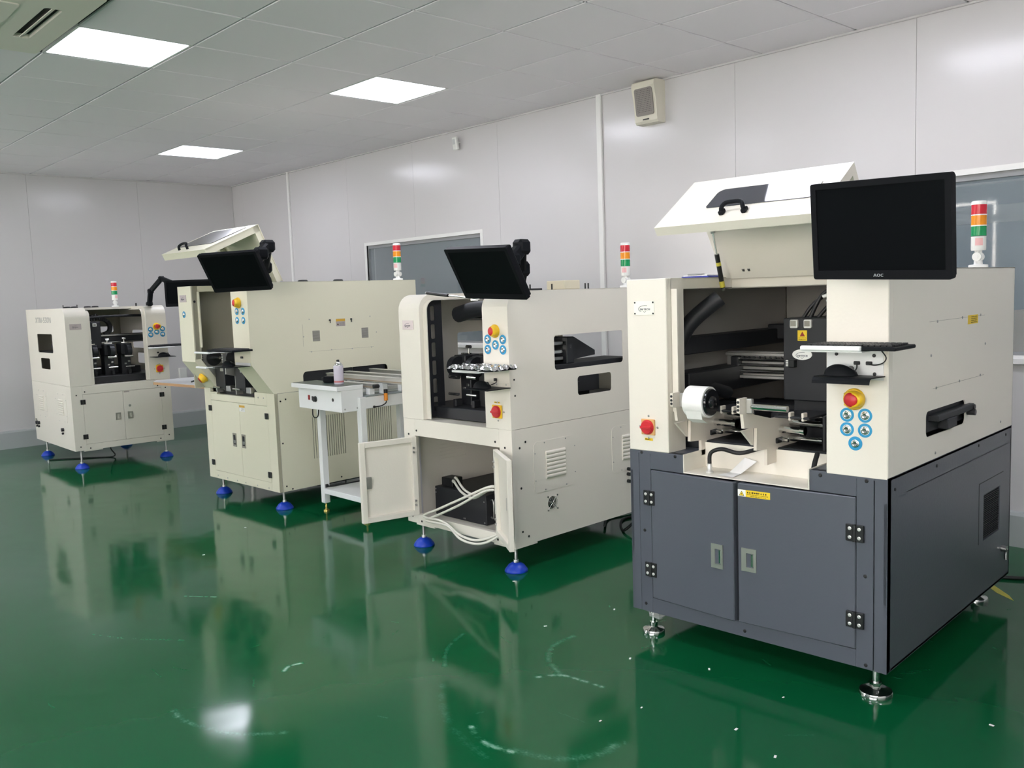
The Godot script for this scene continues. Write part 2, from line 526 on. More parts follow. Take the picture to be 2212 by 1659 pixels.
func materials() -> void:
	mat("cream", rgb(233, 228, 216), 0.38)
	mat("ivory", rgb(228, 225, 203), 0.38)
	mat("slate", rgb(85, 89, 98), 0.36)
	mat("white_paint", rgb(232, 234, 234), 0.4)
	mat("white_plastic", rgb(235, 236, 232), 0.35)
	mat("black_plastic", rgb(30, 32, 35), 0.4)
	mat("hinge_black", rgb(26, 27, 29), 0.45)
	mat("strut_black", rgb(24, 24, 26), 0.3)
	mat("strut_label", rgb(198, 186, 70), 0.5)
	mat("dark_metal", rgb(46, 47, 50), 0.45, 0.3)
	mat("anodised", rgb(40, 42, 46), 0.4, 0.2)
	mat("interior_dark", rgb(168, 165, 158), 0.6)
	mat("interior_olive", rgb(186, 183, 168), 0.55)
	mat("blind_blue", rgb(96, 122, 152), 0.7)
	mat("carton_brown", rgb(150, 132, 112), 0.8)
	mat("bin_blue", rgb(90, 130, 190), 0.5)
	mat("interior_grey", rgb(148, 145, 134), 0.55)
	mat("machine_black", rgb(34, 36, 40), 0.5)
	mat("chrome", rgb(226, 226, 224), 0.12, 1.0)
	mat("steel", rgb(186, 186, 184), 0.3, 1.0)
	mat("satin_steel", rgb(205, 203, 197), 0.38, 1.0)
	mat("aluminium", rgb(198, 198, 194), 0.42, 0.85)
	mat("galvanised", rgb(170, 180, 182), 0.35, 0.9)
	mat("bright_screw", rgb(226, 226, 222), 0.3, 0.6)
	mat("black_screw", rgb(22, 22, 24), 0.5)
	mat("blue_label", rgb(40, 150, 200), 0.45)
	mat("safety_yellow", rgb(242, 196, 38), 0.4)
	mat("safety_red", rgb(205, 44, 52), 0.4)
	mat("blue_plastic", rgb(26, 66, 190), 0.35)
	mat("lens_red", rgb(208, 40, 58), 0.25)
	mat("lens_orange", rgb(240, 150, 30), 0.25)
	mat("lens_green", rgb(22, 150, 90), 0.25)
	mat("pink_label", rgb(236, 186, 186), 0.5)
	mat("wall_white", rgb(213, 211, 212), 0.2)
	mat("wall_edge", rgb(150, 152, 154), 0.5)
	mat("ceiling_tile", rgb(242, 238, 242), 0.6)
	mat("ceiling_void", rgb(40, 41, 40), 0.9)
	mat("skirting", rgb(176, 182, 182), 0.4)
	mat("pvc_white", rgb(236, 236, 234), 0.4)
	mat("speaker_cream", rgb(226, 222, 206), 0.5)
	mat("grille_grey", rgb(142, 136, 132), 0.6)
	mat("ac_white", rgb(228, 226, 212), 0.45)
	mat("screen_black", rgb(16, 18, 20), 0.16)
	mat("bezel_black", rgb(26, 27, 30), 0.42)
	mat("letter_silver", rgb(190, 192, 196), 0.35, 0.6)
	mat("letter_dark", rgb(60, 66, 84), 0.5)
	mat("letter_faint", rgb(174, 172, 166), 0.5)
	mat("label_yellow", rgb(242, 208, 44), 0.45)
	mat("label_white", rgb(240, 240, 236), 0.45)
	mat("label_ink", rgb(70, 62, 20), 0.6)
	mat("label_red", rgb(150, 40, 40), 0.5)
	mat("label_orange", rgb(214, 168, 60), 0.5)
	mat("paper", rgb(243, 242, 240), 0.7)
	mat("acrylic", rgb(66, 68, 74), 0.04)
	mat("acrylic_grey", rgb(96, 97, 97), 0.1)
	mat("foil", rgb(214, 214, 214), 0.12, 0.9)
	mat("cable_white", rgb(226, 223, 212), 0.5)
	mat("cable_black", rgb(24, 25, 27), 0.5)
	mat("wood_edge", rgb(190, 150, 110), 0.6)
	mat("belt_tan", rgb(150, 136, 116), 0.6)
	mat("laminate", rgb(206, 208, 208), 0.4)
	mat("rubber_mat", rgb(60, 74, 68), 0.35)
	mat("brass", rgb(206, 182, 104), 0.25, 1.0)
	mat("sensor_orange", rgb(232, 142, 36), 0.4)
	mat("can_label", rgb(214, 208, 222), 0.3)
	mat("can_red", rgb(200, 120, 120), 0.4)
	mat("foam", rgb(226, 217, 192), 0.85)
	mat("tape_yellow", rgb(200, 190, 70), 0.5)
	mat("pipe_brown", rgb(104, 78, 62), 0.6)
	mat("back_blue", rgb(132, 148, 160), 0.7)
	mat("back_floor", rgb(120, 128, 130), 0.5)
	mat("blue_clip", rgb(50, 60, 160), 0.4)
	mat("plate_metal", rgb(196, 186, 186), 0.35, 0.5)
	mat("red_frame", rgb(150, 36, 42), 0.5)
	mat("satin_yellow", rgb(222, 176, 116), 0.4)
	mat("plate_white", rgb(243, 243, 232), 0.3)
	mat("feeder_cream", rgb(226, 218, 206), 0.4)
	mat("hub_black", rgb(24, 26, 30), 0.12)
	mat("black_grille", rgb(30, 32, 35), 0.6)
	for k in ["screen_black", "bezel_black", "black_plastic"]: M[k].metallic_specular = 0.16
	# glass: thin clear panes
	var g := mat("glass", Color(0.86, 0.92, 0.95, 0.16), 0.03)
	g.transparency = BaseMaterial3D.TRANSPARENCY_ALPHA
	var f := mat("clear_film", Color(0.9, 0.9, 0.9, 0.35), 0.1)
	f.transparency = BaseMaterial3D.TRANSPARENCY_ALPHA
	# LED diffuser
	var l := mat("led", Color(0.95, 0.96, 1.0), 0.5)
	l.emission_enabled = true; l.emission = Color(0.93, 0.95, 1.0); l.emission_energy_multiplier = 5.0
	var bl := mat("led_back", Color(0.95, 0.96, 1.0), 0.5)
	bl.emission_enabled = true; bl.emission = Color(0.93, 0.95, 1.0); bl.emission_energy_multiplier = 2.5
	# powder coat: a fine orange-peel relief
	var n := FastNoiseLite.new()
	n.seed = 4; n.frequency = 0.06
	var peel := NoiseTexture2D.new()
	peel.width = 256; peel.height = 256; peel.seamless = true; peel.as_normal_map = true; peel.bump_strength = 2.0; peel.noise = n
	for k in ["cream", "ivory", "slate", "white_paint"]:
		var m: StandardMaterial3D = M[k]
		m.normal_enabled = true; m.normal_texture = peel; m.normal_scale = 0.10
		m.uv1_triplanar = true; m.uv1_scale = Vector3(4, 4, 4)
	floor_material()

func floor_material() -> void:
	# green epoxy: one even pigment, with the scratches and scuff marks that the floor has, and a faint roller relief
	var m := mat("epoxy", Color.WHITE, 0.1)
	m.metallic_specular = 0.42
	var w := 2048
	var h := 2048
	var im := Image.create(w, h, false, Image.FORMAT_RGB8)
	var base := rgb(10, 86, 49)
	im.fill(base)
	var n := FastNoiseLite.new()
	n.seed = 11; n.frequency = 0.004; n.fractal_octaves = 4
	var g := RandomNumberGenerator.new()
	g.seed = 77
	# world x -5..3 and z -6.2..7.4 run over the image
	var scuffs := [
		[[-1.07, 1.23], [-1.07, 1.35], [-1.0, 1.54], [-0.87, 1.67], 0.009, 0.30],
		[[-0.64, 1.22], [-0.6, 1.19], [-0.55, 1.2], 0.005, 0.30],
		[[-0.43, 2.08], [-0.46, 2.14], [-0.47, 2.22], [-0.45, 2.3], 0.008, 0.40],
		[[-0.3, 1.76], [-0.41, 1.91], [-0.49, 2.07], [-0.53, 2.27], 0.012, 0.18],
		[[-0.02, 1.97], [0.05, 2.02], [0.07, 2.11], [0.08, 2.2], 0.006, 0.34],
		[[0.36, 1.8], [0.23, 1.81], [0.12, 1.89], [0.06, 2.01], 0.008, 0.18],
		[[-0.44, 2.29], [-0.39, 2.42], [-0.28, 2.5], [-0.2, 2.5], 0.012, 0.22],
		[[-1.02, 0.23], [-0.92, 0.42], [-0.77, 0.61], 0.008, 0.14],
		[[-0.53, 0.05], [-0.43, 0.18], 0.004, 0.30],
		[[0.07, 1.44], [-0.07, 1.51], [-0.19, 1.64], 0.006, 0.14]]
	for s in scuffs:
		var pts := []
		for k in s.size() - 2: pts.append(Vector3(s[k][0], 0, s[k][1]))
		var c := curve(pts, 60)
		for p in c:
			if n.get_noise_2d(p.x * 9000.0, p.z * 9000.0) < -0.12: continue
			for q in 14:
				var at: Vector3 = p + Vector3(g.randfn(0, s[-2] * 0.7), 0, g.randfn(0, s[-2] * 0.7))
				scratch(im, at.x, at.z, s[-1] * 0.36 * g.randf())
	for k in 260:       # faint hair scratches
		var a := Vector3(g.randf_range(-2.0, 2.6), 0, g.randf_range(-5.0, 4.5))
		var d := Vector3.RIGHT.rotated(Vector3.UP, g.randf() * TAU) * g.randf_range(0.02, 0.12)
		for i in 14: scratch(im, a.x + d.x * i / 14.0, a.z + d.z * i / 14.0, 0.10)
	m.albedo_texture = ImageTexture.create_from_image(im)
	var r := FastNoiseLite.new()
	r.seed = 5; r.frequency = 0.03; r.fractal_octaves = 3
	var bump := NoiseTexture2D.new()
	bump.width = 512; bump.height = 512; bump.seamless = true; bump.as_normal_map = true; bump.bump_strength = 1.4; bump.noise = r
	m.normal_enabled = true; m.normal_texture = bump; m.normal_scale = 0.06
	m.detail_enabled = false

func scratch(im: Image, x: float, z: float, v: float) -> void:
	var px := int((x + 5.0) / 8.0 * im.get_width())
	var py := int((z + 6.2) / 13.6 * im.get_height())
	if px < 0 or py < 0 or px >= im.get_width() or py >= im.get_height(): return
	im.set_pixel(px, py, im.get_pixel(px, py).lerp(rgb(176, 206, 190), v))

func lamp(at: Vector3, label: String, k := 1.0) -> void:
	var t := thing("ceiling_light", label, "ceiling light", at, 0.0, "LED panels in the ceiling")
	var s := st()
	panel(s, -0.298, -0.298, 0.298, 0.298, 0.012, [[-0.285, -0.285, 0.285, 0.285, 0.012]], Transform3D(Basis(Vector3(1, 0, 0), Vector3(0, 0, 1), Vector3(0, -1, 0)), Vector3.ZERO))
	part(t, "light_frame", s, "white_plastic")
	s = st()
	bx(s, -0.286, 0.286, 0.001, 0.008, -0.286, 0.286, 0.0)
	part(t, "light_diffuser", s, "led")
	var a := AreaLight3D.new()
	a.name = "panel_light"
	a.area_size = Vector2(0.57, 0.57); a.light_energy = 1.0 * k; a.light_color = Color(0.95, 0.945, 1.0)
	a.shadow_enabled = true
	a.set("area_range", 14.0)
	a.position = Vector3(0, -0.004, 0); a.rotation.x = -PI / 2
	t.add_child(a)

func room() -> void:
	# floor with map coordinates in metres
	var s := st()
	var f := [Vector3(XL, 0, ZN), Vector3(XW + 0.1, 0, ZN), Vector3(XW + 0.1, 0, ZE - 0.1), Vector3(XL, 0, ZE - 0.1)]
	for q in [[0, 1, 2], [0, 2, 3]]:
		for k in [q[0], q[2], q[1]]:
			s.set_normal(Vector3.UP)
			s.set_uv(Vector2((f[k].x + 5.0) / 8.0, (f[k].z + 6.2) / 13.6))
			s.set_tangent(Plane(1, 0, 0, 1))
			s.add_vertex(f[k])
	var fl := MeshInstance3D.new()
	fl.name = "floor"; fl.mesh = s.commit(); fl.material_override = M.epoxy
	fl.set_meta("kind", "structure")
	add_child(fl)
	s = st()
	bx(s, XL, XW + 0.1, -0.12, -0.004, ZE - 0.1, ZN, 0.0)
	part(fl, "floor_slab", s, "wall_edge")
	# ceiling: slab and clip-in metal tiles
	s = st()
	bx(s, XL, XW + 0.1, HC + 0.016, HC + 0.12, ZE - 0.1, ZN, 0.0)
	var ce := structure("ceiling", s, "ceiling_void")
	var tile := shared("tile", func(q): box(q, Vector3(0, 0.008, 0), Vector3(0.590, 0.016, 0.590), 0.004))
	var edge := shared("edge_tile", func(q): box(q, Vector3(0, 0.008, 0), Vector3(0.411, 0.016, 0.590), 0.004))
	var lamps := [[1.5, -0.9], [-0.3, -0.9], [1.5, -3.9], [1.5, 2.1], [-0.9, -3.9], [-0.3, 2.1], [-2.7, -3.9], [-2.7, -0.9], [-2.7, 2.1], [1.5, 5.1], [-0.3, 5.1], [-2.7, 5.1]]
	for i in range(-8, 5):
		for j in range(-11, 10):
			var c := Vector3(0.6 * i + 0.3, HC, -0.6 * j - 0.3)
			var skip := false
			for l in lamps:
				if absf(l[0] - c.x) < 0.1 and absf(l[1] - c.z) < 0.1: skip = true
			if (i == -3 or i == -2) and (j == 0 or j == 1): skip = true      # the air conditioner
			if skip: continue
			if i == 4: part(ce, "ceiling_tile", edge, "ceiling_tile", Vector3((2.4 + XW) / 2.0, HC, c.z))
			else: part(ce, "ceiling_tile", tile, "ceiling_tile", c)
	var says := ["square LED panel in the ceiling above the gap between conveyor and panelled wall", "square LED panel in the ceiling next to the air conditioner cassette", "square LED panel in the ceiling over the far machine by the end wall", "square LED panel in the ceiling over the slate machine"]
	for k in lamps.size(): lamp(Vector3(lamps[k][0], HC + 0.002, lamps[k][1]), says[k] if k < says.size() else "square LED panel in the open ceiling away from machines and walls")
	# wall on the right: core with two window openings, faced with tall panels
	var wins := [[-3.197, 1.0, -1.492, 1.93], [1.55, 1.0, 4.3, 1.945]]
	s = st()
	panel(s, ZE - 0.1, 0.0, ZN, HC + 0.02, 0.07, wins, Transform3D(LX, Vector3(XW + 0.012, 0, 0)))
	var wr := structure("wall_right", s, "wall_edge")
	var cuts := [ZE, -5.75, -4.642, -3.496, -2.394, -1.241, -0.13, 1.001, 2.135, 3.27, 4.40, 5.53, ZN]
	for k in cuts.size() - 1:
		var a: float = cuts[k] + 0.0011
		var b: float = cuts[k + 1] - 0.0011
		var hs := []
		for w in wins:
			if w[0] < b and w[2] > a: hs.append([maxf(w[0], a - 0.01), w[1], minf(w[2], b + 0.01), w[3]])
		s = st()
		# a strip that a window cuts edge to edge is built as the part below and the part above it
		var whole := false
		for w in hs:
			if w[0] < a and w[2] > b:
				whole = true
				panel(s, a, 0.0, b, w[1], 0.012, [], Transform3D(LX, Vector3(XW, 0, 0)))
				panel(s, a, w[3], b, HC, 0.012, [], Transform3D(LX, Vector3(XW, 0, 0)))
			elif w[0] < a or w[2] > b:
				whole = true
				panel(s, a, 0.0, b, w[1], 0.012, [], Transform3D(LX, Vector3(XW, 0, 0)))
				panel(s, a, w[3], b, HC, 0.012, [], Transform3D(LX, Vector3(XW, 0, 0)))
				if w[0] < a: panel(s, w[2], w[1], b, w[3], 0.012, [], Transform3D(LX, Vector3(XW, 0, 0)))
				else: panel(s, a, w[1], w[0], w[3], 0.012, [], Transform3D(LX, Vector3(XW, 0, 0)))
		if not whole: panel(s, a, 0.0, b, HC, 0.012, hs, Transform3D(LX, Vector3(XW, 0, 0)))
		part(wr, "wall_panel", s, "wall_white")
	for k in 2:
		var w: Array = wins[k]
		s = st()
		panel(s, w[0] - 0.035, w[1] - 0.04, w[2] + 0.035, w[3] + 0.03, 0.10, [[w[0], w[1], w[2], w[3], 0.0]], Transform3D(LX, Vector3(XW - 0.006, 0, 0)))
		var win := structure("window_%d" % (k + 1), s, "pvc_white")
		s = st()
		panel(s, w[0], w[1], w[2], w[3], 0.03, [[w[0] + 0.012, w[1] + 0.015, w[2] - 0.012, w[3] - 0.03, 0.0]], Transform3D(LX, Vector3(XW + 0.012, 0, 0)))
		part(win, "window_gasket", s, "wall_edge")
		s = st()
		bx(s, XW + 0.024, XW + 0.030, w[1] + 0.01, w[3] - 0.02, w[0] + 0.01, w[2] - 0.01, 0.0)
		part(win, "window_pane", s, "glass")
		s = st()
		bx(s, XW - 0.03, XW + 0.05, w[1] - 0.045, w[1] - 0.012, w[0] - 0.04, w[2] + 0.04, 0.004)
		part(win, "window_sill", s, "pvc_white")
	# end wall
	s = st()
	bx(s, XL, XW + 0.1, 0, HC + 0.02, ZE - 0.1, ZE - 0.013, 0.0)
	var we := structure("wall_back", s, "wall_edge")
	for q in [[1.6875, XW], [0.5575, 1.6875], [-0.5725, 0.5575], [-1.7, -0.5725], [-2.83, -1.7], [-3.96, -2.83], [XL, -3.96]]:
		s = st()
		bx(s, q[0] + 0.0008, q[1] - 0.0008, 0.0, HC, ZE - 0.012, ZE, 0.001)
		part(we, "wall_panel", s, "wall_white")
	# the walls behind and beside the camera
	s = st()
	bx(s, XL, XW + 0.1, 0, HC + 0.02, ZN, ZN + 0.1, 0.0)
	structure("wall_front", s, "wall_white")
	s = st()
	var outs := [[-6.4, -4.2], [-3.9, -1.7], [0.03, 2.9], [3.2, 5.4]]
	var cut := []
	for q in outs: cut.append([q[0], 0.9, q[1], 2.42])
	panel(s, -ZN, 0.0, -ZE + 0.1, HC + 0.02, 0.1, cut, Transform3D(RX, Vector3(XL, 0, 0)))
	structure("wall_left", s, "wall_white")
	for k in 4:
		var a: float = outs[k][0]
		var b: float = outs[k][1]
		s = st()
		panel(s, a, 0.9, b, 2.42, 0.05, [[a + 0.02, 0.93, (a + b) / 2 - 0.02, 2.405], [(a + b) / 2 + 0.02, 0.93, b - 0.02, 2.405]], Transform3D(RX, Vector3(XL - 0.02, 0, 0)))
		var win := structure("window_%d" % (k + 3), s, "pvc_white")
		s = st()
		panel(s, a + 0.01, 0.92, b - 0.01, 2.41, 0.005, [], Transform3D(RX, Vector3(XL - 0.045, 0, 0)))
		part(win, "window_pane", s, "glass")
	var bt := thing("roller_blind", "blue roller blind drawn down over a side window, light showing round its edges", "blind", Vector3(XL - 0.012, 0, 0))
	s = st()
	panel(s, 0.075, 0.86, 2.87, 2.375, 0.003, [], Transform3D(RX, Vector3.ZERO))
	part(bt, "blind_cloth", s, "blind_blue")
	s = st()
	bx(s, -0.012, 0.008, 0.85, 0.875, -2.87, -0.075, 0.003)
	part(bt, "bottom_bar", s, "pvc_white")
	bt = thing("cable_trunking", "long grey trunking fixed along the side wall across the blind", "trunking", Vector3(XL + 0.012, 0, 0))
	s = st()
	bx(s, 0.06, 0.14, 2.13, 2.22, -5.9, 0.25, 0.003)
	part(bt, "duct", s, "skirting")
	for z in [-5.2, -3.05, 0.16]:
		s = st()
		bx(s, 0.0, 0.07, 2.15, 2.20, z - 0.02, z + 0.02, 0.002)
		part(bt, "bracket", s, "skirting")
	# skirting: a coved kerb with a light top edge
	for q in [["baseboard_right", true], ["baseboard_back", false]]:
		var pr := [Vector2(0, 0), Vector2(0.030, 0), Vector2(0.030, 0.165), Vector2(0.022, 0.180), Vector2(0.0, 0.186)]
		s = st()
		if q[1]: prism(s, pr, -ZN, -ZE, Transform3D(Basis(Vector3(-1, 0, 0), Vector3(0, 1, 0), Vector3(0, 0, -1)), Vector3(XW, 0, 0)))
		else: prism(s, pr, -XW, -XL, Transform3D(Basis(Vector3(0, 0, 1), Vector3(0, 1, 0), Vector3(-1, 0, 0)), Vector3(0, 0, ZE)))
		structure(q[0], s, "skirting")
	# PVC trunking on the wall
	for q in [["trim_1", -4.642, 0.034], ["trim_2", -0.13, 0.045]]:
		s = st()
		bx(s, XW - 0.02, XW, 0.19, HC, q[1] - q[2] / 2, q[1] + q[2] / 2, 0.003)
		structure(q[0], s, "pvc_white")
	# cornice bead under the ceiling
	s = st()
	bx(s, XW - 0.018, XW, HC - 0.012, HC, ZE, ZN, 0.003)
	structure("trim_3", s, "wall_white")
	s = st()
	bx(s, XL, XW - 0.02, HC - 0.012, HC, ZE, ZE + 0.018, 0.003)
	structure("trim_4", s, "wall_white")
	# room behind the glass
	s = st()
	bx(s, 5.2, 5.3, 0, HC, -6.1, ZN, 0.0)
	structure("wall_behind_glass", s, "back_blue")
	s = st()
	bx(s, XW + 0.09, 5.3, -0.12, 0.0, -6.1, ZN, 0.0)
	structure("floor_behind_glass", s, "back_floor")
	s = st()
	bx(s, XW + 0.09, 5.3, HC, HC + 0.1, -6.1, ZN, 0.0)
	structure("ceiling_behind_glass", s, "ceiling_tile")
	s = st()
	bx(s, XW + 0.09, 5.3, 0, HC, 0.35, 0.45, 0.0)
	structure("wall_partition", s, "wall_white")
	s = st()
	bx(s, XW + 0.09, 5.3, 0, HC, -6.2, -6.1, 0.0)
	bx(s, XW + 0.09, 5.3, 0, HC, ZN, ZN + 0.1, 0.0)
	structure("wall_far_ends", s, "wall_white")

func fixtures() -> void:
	# wall loudspeaker
	var t := thing("wall_speaker", "cream wall loudspeaker with grey dotted grille high on the panelled wall", "loudspeaker", Vector3(XW, 2.67, 0.36))
	var s := st()
	var side := [Vector2(0, -0.14), Vector2(0.075, -0.14), Vector2(0.088, -0.125), Vector2(0.10, 0.0), Vector2(0.125, 0.10), Vector2(0.12, 0.13), Vector2(0.10, 0.14), Vector2(0, 0.14)]
	prism(s, side, -0.095, 0.095, Transform3D(Basis(Vector3(-1, 0, 0), Vector3(0, 1, 0), Vector3(0, 0, -1)), Vector3.ZERO))
	part(t, "cabinet", s, "speaker_cream")
	var tilt := Basis(Vector3(0, 0, 1), 0.13) * LX
	s = st()
	panel(s, -0.075, -0.095, 0.075, 0.085, 0.006, [], Transform3D(tilt, Vector3(-0.112, 0.005, 0)), [0.015, 0.015, 0.015, 0.015])
	var gr := part(t, "grille", s, "grille_grey")
	var dot := shared("dot", func(q): cyl(q, Vector3.ZERO, Vector3(0, 0, 0.0008), 0.0022, -1, 6))
	var dots := MultiMeshInstance3D.new()
	var mm := MultiMesh.new()
	mm.transform_format = MultiMesh.TRANSFORM_3D
	mm.mesh = dot; mm.instance_count = 130
	for k in 130:
		mm.set_instance_transform(k, Transform3D(tilt, Vector3(-0.112, 0.005, 0) + tilt * Vector3(-0.055 + (k % 10) * 0.0122, -0.070 + int(k / 10.0) * 0.0118, 0.0)))
	dots.multimesh = mm; dots.name = "grille_dots"; dots.material_override = M.hinge_black
	dots.set_meta("kind", "stuff")
	gr.add_child(dots)
	s = st()
	box(s, Vector3(-0.097, -0.115, 0.005), Vector3(0.006, 0.008, 0.05), 0.001, Basis(Vector3(0, 0, 1), 0.1))
	part(t, "badge", s, "hinge_black")
	# small white detector
	t = thing("motion_detector", "small white wall detector on a bracket below the ceiling", "detector", Vector3(XW, 2.70, -1.72))
	s = st()
	box(s, Vector3(-0.045, 0, 0), Vector3(0.035, 0.11, 0.055), 0.008, Basis(Vector3(0, 0, 1), 0.12))
	part(t, "housing", s, "white_plastic")
	s = st()
	cyl(s, Vector3(-0.03, 0.01, 0), Vector3(0, 0.01, 0), 0.012, -1, 12)
	part(t, "bracket", s, "white_plastic")
	s = st()
	box(s, Vector3(-0.063, 0.012, 0), Vector3(0.003, 0.045, 0.035), 0.001, Basis(Vector3(0, 0, 1), 0.12))
	part(t, "lens_window", s, "laminate")
	# air conditioner cassette in the ceiling
	t = thing("ceiling_air_conditioner", "off-white square ceiling air conditioner cassette with long air slots", "air conditioner", Vector3(-1.2, HC, -0.6))
	s = st()
	var down := Transform3D(Basis(Vector3(1, 0, 0), Vector3(0, 0, 1), Vector3(0, -1, 0)), Vector3(0, -0.022, 0))
	var slots := []
	for q in [[0.37, -0.28, 0.45, 0.28], [-0.45, -0.28, -0.37, 0.28], [-0.28, 0.37, 0.28, 0.45], [-0.28, -0.45, 0.28, -0.37]]: slots.append([q[0], q[1], q[2], q[3], 0.02])
	panel(s, -0.56, -0.56, 0.56, 0.56, 0.022, slots, down, [0.03, 0.03, 0.03, 0.03])
	part(t, "fascia", s, "ac_white")
	for k in 4:
		var b := Basis(Vector3.UP, PI / 2 * k)
		s = st()
		box(s, b * Vector3(0.41, 0.02, 0), (b * Vector3(0.09, 0.03, 0.58)).abs(), 0.0)
		part(t, "duct", s, "hinge_black")
		s = st()
		box(s, b * Vector3(0.415, -0.014, 0), Vector3(0.030, 0.004, 0.54), 0.001, b * Basis(Vector3(0, 0, 1), 0.5))
		part(t, "air_flap", s, "ac_white")
	s = st()
	panel(s, -0.27, -0.27, 0.27, 0.27, 0.008, [], Transform3D(down.basis, Vector3(0, -0.028, 0)), [0.02, 0.02, 0.02, 0.02])
	part(t, "intake_grille", s, "ac_white")
	# behind the glass of the near window: a lit ceiling panel and a light steel rack
	t = thing("backroom_light", "LED ceiling panel in the room behind the right window glass", "ceiling light", Vector3(4.0, HC - 0.002, 3.55))
	s = st()
	bx(s, -0.6, 0.6, -0.012, 0, -0.3, 0.3, 0.002)
	part(t, "light_diffuser", s, "led_back")
	var a := AreaLight3D.new()
	a.name = "panel_light"; a.area_size = Vector2(1.15, 0.57); a.light_energy = 0.45; a.light_color = Color(0.93, 0.96, 1.0); a.shadow_enabled = true
	a.position = Vector3(0, -0.016, 0); a.rotation.x = -PI / 2
	t.add_child(a)
	t = thing("back_bench", "pale bench standing close behind the right window glass", "bench", Vector3(3.25, 0, 3.0))
	s = st()
	bx(s, -0.25, 0.25, 0.93, 0.97, -0.6, 0.8, 0.003)
	part(t, "bench_top", s, "laminate")
	for q in [[-0.22, -0.56], [0.22, -0.56], [-0.22, 0.76], [0.22, 0.76]]:
		s = st()
		bx(s, q[0] - 0.02, q[0] + 0.02, 0.0, 0.93, q[1] - 0.02, q[1] + 0.02, 0.002)
		part(t, "leg", s, "steel")
	s = st()
	bx(s, 3.12, 3.36, 0.97, 1.22, 2.52, 2.70, 0.003)
	tag(part(self, numbered("carton"), s, "carton_brown"), "brown carton on the bench behind the right window glass", "carton")
	s = st()
	bx(s, 3.10, 3.36, 0.97, 1.24, 2.73, 2.98, 0.006)
	tag(part(self, numbered("storage_bin"), s, "bin_blue"), "blue storage bin on the bench behind the right window glass", "bin")
	t = thing("partition_frame", "grey steel partition frame standing behind the right window glass", "partition", Vector3(4.5, 0, 2.6))
	for q in [["rail", [-0.03, 0.03, 1.78, 1.90, -1.6, 1.6]], ["post", [-0.03, 0.03, 0.0, 2.3, 0.10, 0.17]], ["post", [-0.03, 0.03, 0.0, 2.3, -1.1, -1.04]], ["rail", [-0.03, 0.03, 0.9, 0.96, -1.6, 1.6]]]:
		s = st()
		var v: Array = q[1]
		bx(s, v[0], v[1], v[2], v[3], v[4], v[5], 0.003)
		part(t, q[0], s, "skirting")
	s = st()
	bx(s, -0.022, 0.022, 0.96, 1.78, -1.04, 0.10, 0.0)
	part(t, "panel_board", s, "back_blue")
	s = st()
	bx(s, -0.04, -0.034, 0.96, 2.06, -0.20, -0.185, 0.0)
	bx(s, -0.04, -0.034, 2.045, 2.06, -1.6, -0.20, 0.0)
	part(t, "white_edging", s, "pvc_white")


func oval_logo(parent: Node3D, p: Vector3, k: float, bas := Basis()) -> void:      # swoosh over dark lettering
	var s := st()
	var ring := []
	for i in 15:
		var t := deg_to_rad(lerpf(70, 235, i / 14.0))
		ring.append(p + bas * Vector3(0.032 * k * cos(t), 0.014 * k * sin(t), 0.0006))
	tube(s, ring, 0.0009 * k, 5, 1)
	tube(s, [p + bas * Vector3(-0.008 * k, -0.0095 * k, 0.0006), p + bas * Vector3(-0.002 * k, -0.014 * k, 0.0006), p + bas * Vector3(0.005 * k, -0.0085 * k, 0.0006)], 0.0008 * k, 5, 3)
	part(parent, "logo_swoosh", s, "letter_dark")
	words(parent, "logo_lettering", "IN·TECH", 0.0075 * k, "letter_dark", p + bas * Vector3(0.0, -0.002 * k, 0.0006), bas, true, 1.25)

func warning_plate(parent: Node3D, called: String, x0: float, y0: float, x1: float, y1: float, z: float, head: String, body: String, bas := Basis(), at := Vector3.ZERO) -> MeshInstance3D:
	var s := st()
	panel(s, x0, y0, x1, y1, 0.0008, [], Transform3D(bas, at + bas * Vector3(0, 0, z + 0.0008)))
	var o := part(parent, called, s, body)
	if head:
		s = st()
		panel(s, x0, y1 - (y1 - y0) * 0.36, x1, y1, 0.0003, [], Transform3D(bas, at + bas * Vector3(0, 0, z + 0.0011)))
		part(o, "label_band", s, head)
	return o

func lines_of_print(parent: Node3D, x0: float, x1: float, ys: Array, h: float, z: float, gen: int, bas := Basis(), at := Vector3.ZERO, m := "label_ink") -> void:      # small print, too fine to read
	var g := RandomNumberGenerator.new()
	g.seed = gen
	var s := st()
	for y in ys:
		var x := x0
		while x < x1 - h:
			var w := h * g.randf_range(0.4, 0.9)
			panel(s, x, y - h * g.randf_range(0.3, 0.5), x + w, y + h * g.randf_range(0.2, 0.5), 0.0002, [], Transform3D(bas, at + bas * Vector3(0, 0, z)))
			x += h * 1.15
	part(parent, "small_print", s, m)

